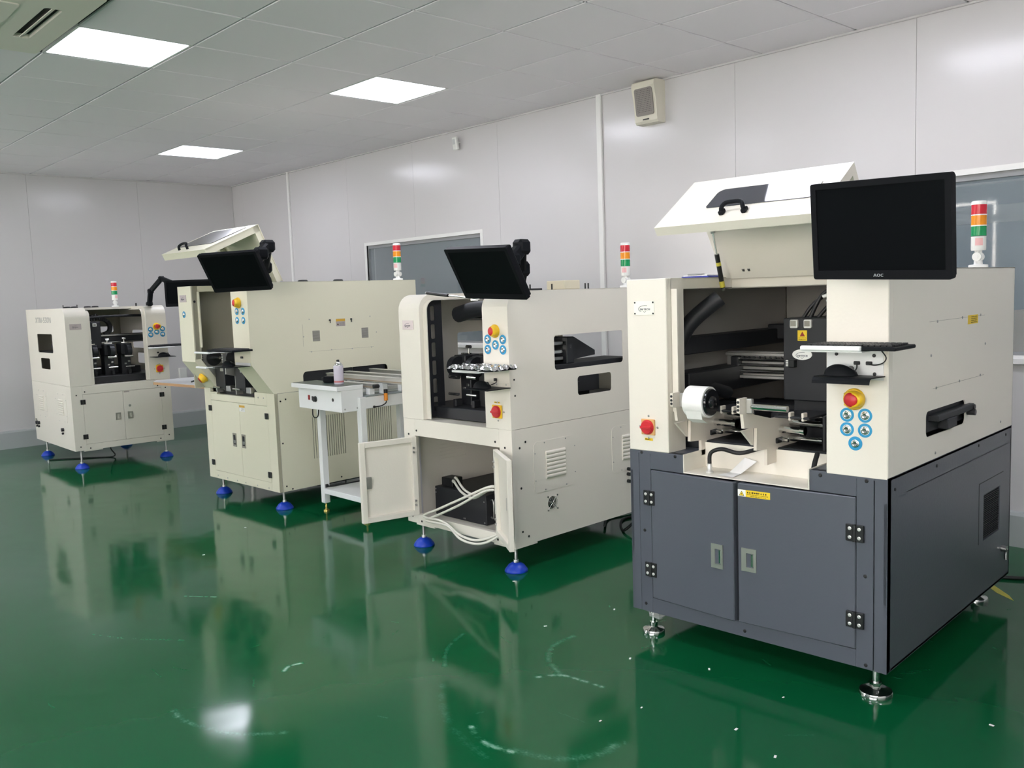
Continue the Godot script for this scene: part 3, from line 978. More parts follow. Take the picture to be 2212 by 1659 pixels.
func machine_grey_base() -> void:
	var t := thing("label_machine", "tall cream and slate-blue machine with raised white lid, paper roll and two slate doors", "machine", Vector3(0.5841, 0, 2.4697), -1.5191)
	var w := 0.515
	var D := 1.364
	var s := st()
	# ---- lower cabinet
	var y0 := 0.105
	var y1 := 0.765
	for q in [[-w, -0.4725, y0, y1], [-0.4715, -0.417, y0, y1], [0.412, 0.4695, y0, y1], [0.4725, w, y0, y1], [-0.417, 0.412, y0, 0.165], [-0.417, -0.262, 0.693, y1], [0.248, 0.412, 0.693, y1]]: bx(s, q[0], q[1], q[2], q[3], -0.03, 0.0, 0.0015)
	part(t, "front_frame", s, "slate")
	s = st()
	panel(s, 0.0, y0, D, y1, 0.012, [[0.996, 0.335, 1.215, 0.525, 0.0]], Transform3D(RX, Vector3(w, 0, 0)))
	part(t, "side_panel", s, "slate")
	s = st()
	panel(s, -D, y0, 0.0, y1, 0.012, [], Transform3D(LX, Vector3(-w, 0, 0)))
	part(t, "side_panel", s, "slate")
	s = st()
	bx(s, -w, w, y0, y1, -D, -D + 0.012)
	bx(s, -w, w, y0, y0 + 0.012, -D, -0.03)
	bx(s, -w, w, 0.690, 0.695, -D, -0.16)
	part(t, "back_and_floor", s, "slate")
	s = st()      # vent with fine bars behind the opening, and its raised cover plate outline
	for k in 24: bx(s, w - 0.010, w - 0.004, 0.338 + k * 0.0078, 0.342 + k * 0.0078, -1.215, -0.996, 0.0)
	part(t, "vent_bars", s, "black_grille")
	s = st()
	for q in [[0.935, 0.578, 1.255, 0.581], [0.935, 0.33, 0.938, 0.581]]: panel(s, q[0], q[1], q[2], q[3], 0.001, [], Transform3D(RX, Vector3(w + 0.001, 0, 0)))
	part(t, "vent_cover_edge", s, "hinge_black")
	s = st()
	cyl(s, Vector3(w, 0.245, -1.25), Vector3(w + 0.022, 0.245, -1.25), 0.014, -1, 12)
	cyl(s, Vector3(w + 0.018, 0.245, -1.25), Vector3(w + 0.020, 0.20, -1.25), 0.008, -1, 10)
	part(t, "air_fitting", s, "steel")
	# top of the cabinet beside the drip tray
	s = st()
	bx(s, -w, -0.262, y1 - 0.012, y1, -0.16, 0.0)
	bx(s, 0.248, w, y1 - 0.012, y1, -0.16, 0.0)
	bx(s, -w, w, y1 - 0.012, y1, -D, -0.16)
	part(t, "cabinet_top", s, "slate")
	# doors, both a few degrees ajar
	for side in [-1.0, 1.0]:
		var wd := 0.384 if side < 0 else 0.43
		var s2 := st()
		var dx = -1.0 * side
		bx(s2, minf(0, dx * wd), maxf(0, dx * wd), 0.167, 0.690, -0.022, 0.0, 0.003)
		for q in [[0.0, 0.012], [wd - 0.012, wd]]: bx(s2, minf(dx * q[0], dx * q[1]), maxf(dx * q[0], dx * q[1]), 0.167, 0.690, -0.04, -0.02, 0.0)
		var d := part(t, "door", s2, "slate", Vector3(-0.4155 if side < 0 else 0.4105, 0, 0.002), Basis(Vector3.UP, deg_to_rad(-4.2 if side < 0 else 2.6)))
		if side < 0: flush_pull(d, Vector3(0.313, 0.402, 0.0), 0.052, 0.092)
		else:
			flush_pull(d, Vector3(-0.386, 0.409, 0.0), 0.058, 0.086)
			var lab := warning_plate(d, "warning_sticker", -0.428, 0.643, -0.303, 0.668, 0.0, "", "label_yellow")
			s2 = st()
			panel(s2, -0.428, 0.643, -0.397, 0.668, 0.0003, [], Transform3D(Basis(), Vector3(0, 0, 0.0011)))
			part(lab, "label_white_field", s2, "label_white")
			s2 = st()
			prism(s2, [Vector2(-0.423, 0.6455), Vector2(-0.402, 0.6455), Vector2(-0.4125, 0.6635)], 0.0011, 0.0013)
			part(lab, "warning_triangle", s2, "label_ink")
			s2 = st()
			prism(s2, [Vector2(-0.4205, 0.647), Vector2(-0.4045, 0.647), Vector2(-0.4125, 0.6608)], 0.0012, 0.0015)
			part(lab, "triangle_fill", s2, "label_yellow")
			s2 = st()
			prism(s2, [Vector2(-0.4115, 0.6575), Vector2(-0.4145, 0.6525), Vector2(-0.4128, 0.6525), Vector2(-0.4138, 0.6485), Vector2(-0.4105, 0.6540), Vector2(-0.4122, 0.6540)], 0.0013, 0.0017)
			part(lab, "lightning_mark", s2, "label_ink")
			lines_of_print(lab, -0.391, -0.312, [0.6600], 0.0076, 0.0012, 3)
			lines_of_print(lab, -0.392, -0.309, [0.6525], 0.0030, 0.0012, 4)
			lines_of_print(lab, -0.380, -0.318, [0.6470], 0.0030, 0.0012, 5)
	hinge(t, Vector3(-0.423, 0.577, 0.001), 0.052, 0.058)
	hinge(t, Vector3(-0.420, 0.284, 0.001), 0.054, 0.058)
	hinge(t, Vector3(0.410, 0.570, 0.003), 0.062, 0.058)
	hinge(t, Vector3(0.411, 0.271, 0.003), 0.062, 0.056)
	for q in [[-0.458, 0.757], [-0.300, 0.7555], [0.287, 0.751], [0.446, 0.750], [0.443, 0.4265], [-0.450, 0.4405], [-0.006, 0.1286], [0.446, 0.1196], [-0.4505, 0.1367]]: screw(t, Vector3(q[0], q[1], 0.0), Basis(), "black_screw", 0.0065)
	for q in [[0.06, 0.72], [0.45, 0.735], [0.92, 0.740], [1.28, 0.735]]: screw(t, Vector3(w, q[1], -q[0]), Basis(Vector3.UP, PI / 2), "hinge_black", 0.006)
	chrome_foot(t, Vector3(-0.455, 0, -0.055), y0, 0.045)
	chrome_foot(t, Vector3(0.455, 0, -0.062), y0, 0.055)
	chrome_foot(t, Vector3(0.42, 0, -1.235), y0, 0.05)
	chrome_foot(t, Vector3(-0.42, 0, -1.26), y0, 0.05)
	# ---- drip tray let into the front
	s = st()
	bx(s, -0.260, 0.246, 0.695, 0.699, -0.15, 0.004, 0.001)
	bx(s, -0.262, -0.258, 0.695, 0.768, -0.15, 0.004, 0.001)
	bx(s, 0.244, 0.248, 0.695, 0.768, -0.15, 0.004, 0.001)
	bx(s, -0.260, 0.246, 0.695, 0.795, -0.154, -0.15, 0.001)
	part(t, "drip_tray", s, "cream")
	# ---- upper housing
	var y2 := 1.444
	s = st()
	bx(s, -w, -0.329, y1, y2, -0.036, 0.001, 0.003)
	var cl := part(t, "front_column", s, "cream")
	s = st()
	bx(s, 0.308, w, y1 - 0.006, y2, -0.036, 0.001, 0.003)
	part(t, "front_column", s, "cream")
	s = st()
	bx(s, -0.340, -0.303, 0.925, 1.402, -0.046, -0.034, 0.001)
	bx(s, -0.334, -0.329, y1, y2, -0.12, -0.03, 0.001)
	part(t, "opening_flange", s, "cream")
	s = st()
	bx(s, 0.305, 0.311, y1, y2, -0.2, -0.02, 0.001)
	part(t, "opening_flange", s, "cream")
	s = st()
	panel(s, 0.034, y1, D, y2, 0.004, [[0.336, 0.852, 0.750, 0.944, 0.022]], Transform3D(RX, Vector3(w, 0, 0)))
	part(t, "side_panel", s, "cream")
	s = st()
	panel(s, -D, y1, -0.034, y2, 0.004, [], Transform3D(LX, Vector3(-w, 0, 0)))
	part(t, "side_panel", s, "cream")
	s = st()
	bx(s, -w, w, y2 - 0.004, y2, -D, -0.50)
	bx(s, -w, -0.331, y2 - 0.004, y2, -0.50, -0.03)
	bx(s, 0.308, w, y2 - 0.004, y2, -0.50, -0.03)
	bx(s, -w, w, y1, y2, -D, -D + 0.004)
	part(t, "top_and_back", s, "cream")
	s = st()
	bx(s, -0.332, 0.306, 1.398, y2, -0.505, -0.49)
	bx(s, -0.336, -0.331, 1.400, y2, -0.50, -0.03)
	bx(s, 0.306, 0.311, 1.400, y2, -0.50, -0.03)
	part(t, "lid_frame", s, "cream")
	# cover plate on the right side: fine outline and screws
	s = st()
	for q in [[0.36, 1.2565, 0.97, 1.2575], [0.40, 1.0190, 0.97, 1.0200]]: panel(s, q[0], q[1], q[2], q[3], 0.0008, [], Transform3D(RX, Vector3(w + 0.0006, 0, 0)))
	part(t, "cover_plate_edge", s, "interior_grey")
	for q in [[0.437, 1.2556], [0.70, 1.2580], [0.9145, 1.2594], [0.9786, 1.1428], [0.3773, 1.1386], [0.4318, 1.0191], [0.6768, 1.021], [0.9216, 1.022], [0.43, 0.785], [1.20, 0.80]]: screw(t, Vector3(w, q[1], -q[0]), Basis(Vector3.UP, PI / 2), "steel", 0.005)
	var lab := warning_plate(t, "caution_label", 0.765, 1.229, 0.882, 1.263, 0.0, "", "label_yellow", RX, Vector3(w, 0, 0))
	lines_of_print(lab, 0.80, 0.875, [1.256, 1.249, 1.242, 1.235], 0.004, 0.0011, 8, RX, Vector3(w, 0, 0))
	# ---- inside
	s = st()
	bx(s, -0.508, -0.500, y1, 1.40, -1.3, -0.04)
	bx(s, 0.500, 0.508, 0.95, 1.40, -1.3, -0.04)
	bx(s, -0.50, 0.50, y1, 1.40, -1.32, -1.31)
	bx(s, -0.50, 0.50, 1.395, 1.400, -1.31, -0.5)
	part(t, "inner_lining", s, "interior_dark")
	s = st()
	bx(s, -0.50, 0.50, y1, 0.80, -1.31, -0.16, 0.004)
	bx(s, -0.44, 0.44, 0.80, 0.875, -0.98, -0.42, 0.004)
	part(t, "machine_bed", s, "machine_black")
	s = st()       # dark beams running to the back on the left
	bx(s, -0.495, -0.40, 1.13, 1.20, -1.25, -0.12, 0.004)
	bx(s, -0.47, -0.36, 0.96, 1.06, -1.25, -0.2, 0.004)
	bx(s, -0.45, 0.44, 1.15, 1.22, -1.12, -1.02, 0.004)
	part(t, "gantry_beam", s, "machine_black")
	s = st()
	tube(s, [Vector3(-0.46, 0.96, -0.16), Vector3(-0.44, 1.10, -0.2), Vector3(-0.40, 1.25, -0.26), Vector3(-0.30, 1.36, -0.34)], 0.035, 10)
	tube(s, [Vector3(-0.44, 0.9, -0.2), Vector3(-0.40, 1.0, -0.3), Vector3(-0.36, 0.95, -0.5)], 0.028, 8)
	part(t, "cable_hose", s, "machine_black")
	s = st()
	bx(s, -0.42, 0.02, 0.885, 0.915, -0.62, -0.50, 0.003)
	bx(s, -0.40, 0.10, 0.875, 0.900, -0.46, -0.36, 0.003)
	part(t, "feed_guide", s, "anodised")
	# linear axis: aluminium extrusion with two guide rods
	s = st()
	bx(s, -0.43, 0.42, 1.005, 1.018, -0.63, -0.60)
	bx(s, -0.43, 0.42, 1.103, 1.116, -0.63, -0.60)
	bx(s, -0.44, 0.42, 1.000, 1.12, -0.67, -0.63)
	var ax := part(t, "linear_axis", s, "aluminium")
	s = st()
	for y in [1.035, 1.062, 1.088]:
		s = st()
		cyl(s, Vector3(-0.38, y, -0.61), Vector3(0.42, y, -0.61), 0.007 if y == 1.062 else 0.010, -1, 12)
		part(ax, "guide_rod", s, "chrome")
	s = st()
	bx(s, -0.40, -0.365, 1.022, 1.10, -0.63, -0.59, 0.004)
	part(ax, "end_block", s, "machine_black")
	s = st()
	for k in 12: cyl(s, Vector3(-0.34 + k * 0.025, 1.098, -0.604), Vector3(-0.34 + k * 0.025, 1.098, -0.598), 0.004, -1, 8)
	part(ax, "axis_bolts", s, "dark_metal")
	# head: black block with two gauges, warning label and oval badge
	s = st()
	bx(s, -0.027, 0.29, 0.955, 1.274, -0.56, -0.35, 0.004)
	bx(s, 0.0, 0.25, 0.90, 0.955, -0.52, -0.38, 0.004)
	var hd := part(t, "placement_head", s, "machine_black")
	for x in [0.022, 0.078]:
		s = st()
		bx(s, x - 0.015, x + 0.015, 1.236, 1.268, -0.352, -0.335, 0.003)
		var gg := part(hd, "pressure_gauge", s, "label_white")
		s = st()
		bx(s, x - 0.011, x + 0.011, 1.243, 1.264, -0.336, -0.3342, 0.0)
		part(gg, "gauge_display", s, "interior_grey")
	lab = warning_plate(hd, "warning_label", 0.033, 1.187, 0.071, 1.227, -0.35, "", "label_yellow")
	s = st()
	prism(s, [Vector2(0.042, 1.204), Vector2(0.063, 1.204), Vector2(0.0525, 1.2225)], -0.3493, -0.3488)
	part(lab, "warning_triangle", s, "label_red")
	lines_of_print(lab, 0.037, 0.068, [1.1985, 1.1925], 0.003, -0.3489, 12)
	s = st()
	var el := []
	for k in 32: el.append(Vector2(0.052 + 0.040 * cos(TAU * k / 32), 1.134 + 0.0205 * sin(TAU * k / 32)))
	prism(s, el, -0.352, -0.347)
	var ov := part(hd, "oval_badge", s, "label_white")
	oval_logo(ov, Vector3(0.054, 1.131, -0.347), 0.82)
	s = st()
	bx(s, 0.005, 0.030, 1.085, 1.115, -0.352, -0.325, 0.002)
	part(hd, "valve_block", s, "hinge_black")
	s = st()
	for k in 4: bx(s, -0.012, 0.003, 1.088 + k * 0.0065, 1.092 + k * 0.0065, -0.35, -0.340, 0.0)
	part(hd, "label_stripes", s, "label_white")
	s = st()
	for k in 7:
		var h := 0.03 * sin(k * 1.7)
		tube(s, [Vector3(0.02 + k * 0.03, 1.27, -0.42), Vector3(0.06 + k * 0.03, 1.33 + h, -0.44), Vector3(0.13 + k * 0.02, 1.37 + h * 0.5, -0.46), Vector3(0.20 + k * 0.015, 1.36, -0.5)], 0.008, 6, 4)
	part(hd, "cable_bundle", s, "cable_black")
	s = st()
	tube(s, [Vector3(0.11, 1.352, -0.40), Vector3(0.145, 1.366, -0.41)], 0.007, 8, 2)
	tube(s, [Vector3(0.125, 1.335, -0.40), Vector3(0.16, 1.350, -0.41)], 0.006, 8, 2)
	part(hd, "cable_tags", s, "label_white")
	# ---- feeders at the opening
	feeder(t, -0.27, 0.072, true)
	feeder(t, 0.035, 0.115, false)
	# sensor plug in the tray
	s = st()
	lathe(s, [[0.014, 0.699], [0.014, 0.706], [0.014, 0.706], [0.009, 0.708], [0.009, 0.735], [0.009, 0.735], [0.0, 0.735]], 14, Transform3D(Basis(), Vector3(-0.175, 0, -0.045)))
	var pl := part(t, "cable_plug", s, "bright_screw")
	s = st()
	tube(s, [Vector3(-0.175, 0.735, -0.045), Vector3(-0.172, 0.775, -0.05), Vector3(-0.13, 0.792, -0.06), Vector3(-0.06, 0.782, -0.07), Vector3(0.0, 0.800, -0.12)], 0.008, 8)
	part(pl, "plug_cable", s, "cable_black")
	s = st()
	tube(s, [Vector3(0.235, 0.70, -0.06), Vector3(0.235, 0.76, -0.06), Vector3(0.22, 0.80, -0.12)], 0.009, 8)
	part(t, "hanging_cable", s, "cable_black")
	# what shows in the opening of the right side
	s = st()
	bx(s, 0.30, 0.50, 0.86, 0.95, -0.80, -0.30, 0.004)
	bx(s, 0.46, 0.535, 0.900, 0.925, -0.80, -0.40, 0.004)
	bx(s, 0.47, 0.535, 0.862, 0.90, -0.60, -0.50, 0.004)
	part(t, "side_conveyor", s, "machine_black")
	s = st()
	cyl(s, Vector3(0.50, 0.893, -0.775), Vector3(0.545, 0.893, -0.775), 0.012, -1, 14)
	cyl(s, Vector3(0.50, 0.912, -0.785), Vector3(0.540, 0.912, -0.785), 0.010, -1, 14)
	part(t, "belt_pulley", s, "dark_metal")
	# ---- raised lid: an L of two sheets, hinged at the back of the opening
	var f := Vector2(0.834, -0.551)
	var gdir := Vector2(-0.551, -0.834)
	var C := Vector2(-0.236, 1.820)
	var A := C + f * 0.340
	var H := C + gdir * 0.437
	var e := 0.035
	var poly := []
	for q in [A, C, H, H + f * e, C + f * e + gdir * e, A + gdir * e]: poly.append(Vector2(-q.x, q.y))
	s = st()
	prism(s, poly, -0.345, 0.300, Transform3D(RX, Vector3.ZERO))
	var lid := part(t, "lid", s, "cream")
	var lb := Basis(Vector3(1, 0, 0), Vector3(0, -f.y, -f.x), Vector3(0, -gdir.y, -gdir.x))       # drawing y runs up the lid face
	var lat := Vector3(0, A.y, A.x)
	s = st()
	panel(s, -0.180, 0.112, 0.235, 0.244, 0.004, [], Transform3D(lb, lat + lb * Vector3(0, 0, 0.003)), [0.012, 0.012, 0.03, 0.03])
	part(lid, "lid_window", s, "acrylic")
	s = st()
	var hp := []
	for q in [[-0.082, 0.056, 0.0], [-0.080, 0.060, 0.022], [-0.068, 0.078, 0.032], [-0.036, 0.080, 0.034], [-0.006, 0.078, 0.032], [0.006, 0.060, 0.022], [0.008, 0.056, 0.0]]: hp.append(lat + lb * Vector3(q[0], q[1], q[2]))
	tube(s, hp, 0.008, 10, 3)
	for x in [-0.082, 0.008]: box(s, lat + lb * Vector3(x, 0.060, 0.008), Vector3(0.020, 0.028, 0.016), 0.004, lb)
	part(lid, "lid_handle", s, "black_plastic")
	s = st()
	for x in [-0.24, -0.215]: cyl(s, Vector3(x, H.y + 0.012, H.x + 0.045), Vector3(x, H.y + 0.020, H.x + 0.052), 0.007, -1, 10)
	part(lid, "lid_bolts", s, "steel")
	gas_strut(t, Vector3(-0.31, 1.400, -0.383), Vector3(-0.31, 1.620, -0.311), 0.010, 0.62)
	# ---- operator side fittings on the right column
	emergency_stop(t, Vector3(0.405, 1.020, 0.001), 1.0)
	for q in [[0.380, 0.9660], [0.4405, 0.9670], [0.380, 0.9175], [0.4405, 0.9178]]: push_button(t, Vector3(q[0], q[1], 0.001))
	push_button(t, Vector3(0.4085, 0.872, 0.001), true)
	main_switch(t, Vector3(-0.4195, 0.863, 0.001), "satin_yellow", 0.95)
	lab = warning_plate(t, "switch_label", -0.440, 0.808, -0.402, 0.818, 0.001, "", "label_yellow")
	lines_of_print(lab, -0.437, -0.405, [0.813], 0.006, 0.0021, 9)
	s = st()
	panel(s, -0.479, 1.305, -0.383, 1.3585, 0.002, [], Transform3D(Basis(), Vector3(0, 0, 0.003)), [0.003, 0.003, 0.003, 0.003])
	var np := part(t, "name_plate", s, "plate_white")
	for q in [[-0.474, 1.353], [-0.388, 1.353], [-0.474, 1.310], [-0.388, 1.310]]: screw(np, Vector3(q[0], q[1], 0.003), Basis(), "dark_metal", 0.0035)
	oval_logo(np, Vector3(-0.426, 1.328, 0.003), 0.95)
	screw(t, Vector3(-0.335, 1.245, -0.03), Basis(Vector3.UP, PI / 2), "dark_metal", 0.007)
	# keyboard bracket and mouse shelf
	s = st()
	bx(s, 0.300, 0.497, 1.190, 1.206, 0.160, 0.178, 0.007)
	bx(s, 0.305, 0.500, 1.186, 1.190, 0.0, 0.172, 0.001)
	bx(s, 0.312, 0.500, 1.085, 1.190, 0.0, 0.004, 0.001)
	part(t, "keyboard_bracket", s, "white_paint")
	for q in [[0.345, 1.168], [0.470, 1.165], [0.472, 1.105]]: screw(t, Vector3(q[0], q[1], 0.004), Basis(), "dark_metal", 0.006)
	s = st()
	var pr := [Vector2(0.0, 1.100), Vector2(0.110, 1.104), Vector2(0.122, 1.101), Vector2(0.128, 1.092), Vector2(0.130, 1.082), Vector2(0.127, 1.082), Vector2(0.124, 1.091), Vector2(0.119, 1.097), Vector2(0.109, 1.100), Vector2(0.0, 1.096)]
	prism(s, pr, -0.505, -0.318, Transform3D(Basis(Vector3(0, 0, 1), Vector3(0, 1, 0), Vector3(-1, 0, 0)), Vector3.ZERO))
	part(t, "mouse_shelf", s, "black_plastic")
	for x in [0.415, 0.455]:
		s = st()
		bx(s, x - 0.010, x + 0.010, 1.134, 1.146, 0.003, 0.012, 0.002)
		part(t, "usb_socket", s, "dark_metal")
	signal_tower(t, Vector3(0.45, y2, -1.095), 1.08)
	# the next machine of the row stands outside the frame and shows as a dark reflection on this one's side
	var twin: Node3D = t.duplicate()
	twin.name = numbered("label_machine")
	add_child(twin)
	twin.position = t.position + Vector3(0.10, 0, 1.98)
	tag(twin, "second cream and slate-blue machine standing next in the row", "machine")

func feeder(t: Node3D, x: float, zf: float, roll: bool) -> void:
	# a stepped cream side plate with rollers reaching to the right from its rear half
	var o := zf - 0.072
	var front := [[0.072, 1.012], [0.072, 0.962], [0.050, 0.955], [0.040, 0.903], [-0.048, 0.894], [-0.044, 0.812], [-0.122, 0.806], [-0.122, 0.746], [-0.250, 0.750], [-0.300, 0.775], [-0.380, 0.780], [-0.380, 0.905], [-0.16, 0.915], [-0.03, 0.945], [0.005, 0.965], [0.020, 1.012]]
	var poly := []
	for q in front: poly.append(Vector2(-(q[0] + o), q[1]))
	var s := st()
	prism(s, poly, x, x + 0.012, Transform3D(RX, Vector3.ZERO))
	var f := part(t, "feeder_plate", s, "feeder_cream")
	for y in [0.972, 0.985, 1.000]: screw(f, Vector3(x + 0.006, y, 0.072 + o), Basis(), "dark_metal", 0.005)
	s = st()      # the slanted brace under the step
	prism(s, [Vector2(-(0.034 + o), 0.893), Vector2(-(-0.044 + o), 0.893), Vector2(-(-0.044 + o), 0.83)], x - 0.010, x, Transform3D(RX, Vector3.ZERO))
	part(f, "brace", s, "feeder_cream")
	s = st()
	bx(s, x + 0.012, x + 0.035, 0.955, 1.008, 0.012 + o, 0.030 + o, 0.003)
	part(f, "shaft_block", s, "aluminium")
	s = st()
	cyl(s, Vector3(x + 0.03, 0.980, 0.020 + o), Vector3(x + (0.10 if roll else 0.165), 0.980, 0.020 + o), 0.011, -1, 18)
	part(f, "reel_shaft", s, "chrome")
	for q in [[0.866, -0.225, 0.014, 0.110], [0.882, -0.305, 0.012, 0.150], [0.825, -0.285, 0.010, 0.150], [0.905, -0.345, 0.010, 0.170]]:
		s = st()
		cyl(s, Vector3(x + 0.012, q[0], q[1] + o), Vector3(x + q[3], q[0], q[1] + o), q[2], -1, 18)
		cyl(s, Vector3(x + q[3] - 0.016, q[0], q[1] + o), Vector3(x + q[3], q[0], q[1] + o), q[2] * 1.25, -1, 18)
		part(f, "roller", s, "chrome")
	s = st()
	bx(s, x + 0.172, x + 0.184, 0.775, 0.925, -0.46 + o, -0.23 + o, 0.003)
	part(f, "rear_plate", s, "dark_metal")
	s = st()
	bx(s, x + 0.025, x + 0.125, 0.762, 0.800, -0.36 + o, -0.225 + o, 0.002)
	part(f, "motor_housing", s, "galvanised")
	s = st()
	bx(s, x + 0.012, x + 0.020, 0.818, 0.838, -0.23 + o, -0.185 + o, 0.003)
	part(f, "clamp_lever", s, "hinge_black")
	s = st()
	cyl(s, Vector3(x + 0.012, 0.828, -0.222 + o), Vector3(x + 0.045, 0.828, -0.222 + o), 0.008, -1, 12)
	part(f, "lever_knob", s, "chrome")
	s = st()
	bx(s, x + 0.03, x + 0.165, 0.922, 0.930, -0.33 + o, -0.14 + o, 0.003)
	part(f, "label_table", s, "dark_metal")
	for q in [0.085, 0.135]:
		s = st()
		bx(s, x + q, x + q + 0.010, 0.915, 0.945, -0.17 + o, -0.14 + o, 0.002)
		part(f, "label_guide", s, "feeder_cream")


func bent(off: float, th: float, r: float, y1: float, y2: float, uend: float) -> Array:     # sheet that runs up the front and bends back over the top, drawn from the side
	var o := [Vector2(off, y1)]
	o.append_array(arc2(Vector2(r, y2 - r), r - off, 180, 90, 10))
	o.append(Vector2(uend, y2 - off))
	var i := [Vector2(uend, y2 - off - th)]
	i.append_array(arc2(Vector2(r, y2 - r), r - off - th, 90, 180, 10))
	i.append(Vector2(off + th, y1))
	o.append_array(i)
	return o

func cabinet_door(t: Node3D, w: float, y0: float, y1: float, side: float, at: Vector3, deg: float, pull: bool) -> MeshInstance3D:      # hinged at x = 0; side -1: left-hand door
	var s := st()
	var d := -side
	bx(s, minf(0, d * w), maxf(0, d * w), y0, y1, -0.004, 0.0, 0.001)
	var e := 0.03
	for q in [[0.0, e, y0, y1], [w - e, w, y0, y1], [e, w - e, y0, y0 + e], [e, w - e, y1 - e, y1]]: bx(s, minf(d * q[0], d * q[1]), maxf(d * q[0], d * q[1]), q[2], q[3], -0.024, -0.003, 0.002)
	var o := part(t, "door", s, "cream", at, Basis(Vector3.UP, deg_to_rad(deg)))
	if pull: flush_pull(o, Vector3(d * (w - 0.052), (y0 + y1) / 2.0 - 0.002, 0.0), 0.046, 0.066)
	else:
		s = st()
		var cx := d * (w - 0.045)
		bx(s, cx - 0.018, cx + 0.018, (y0 + y1) / 2 - 0.035, (y0 + y1) / 2 + 0.030, -0.020, -0.003, 0.003)
		part(o, "latch_case", s, "steel")
		s = st()
		for y in [y0 + 0.06, y0 + 0.085, y1 - 0.085, y1 - 0.06]: cyl(s, Vector3(d * 0.022, y, -0.024), Vector3(d * 0.022, y, -0.032), 0.006, -1, 10)
		part(o, "door_bolts", s, "steel")
	return o

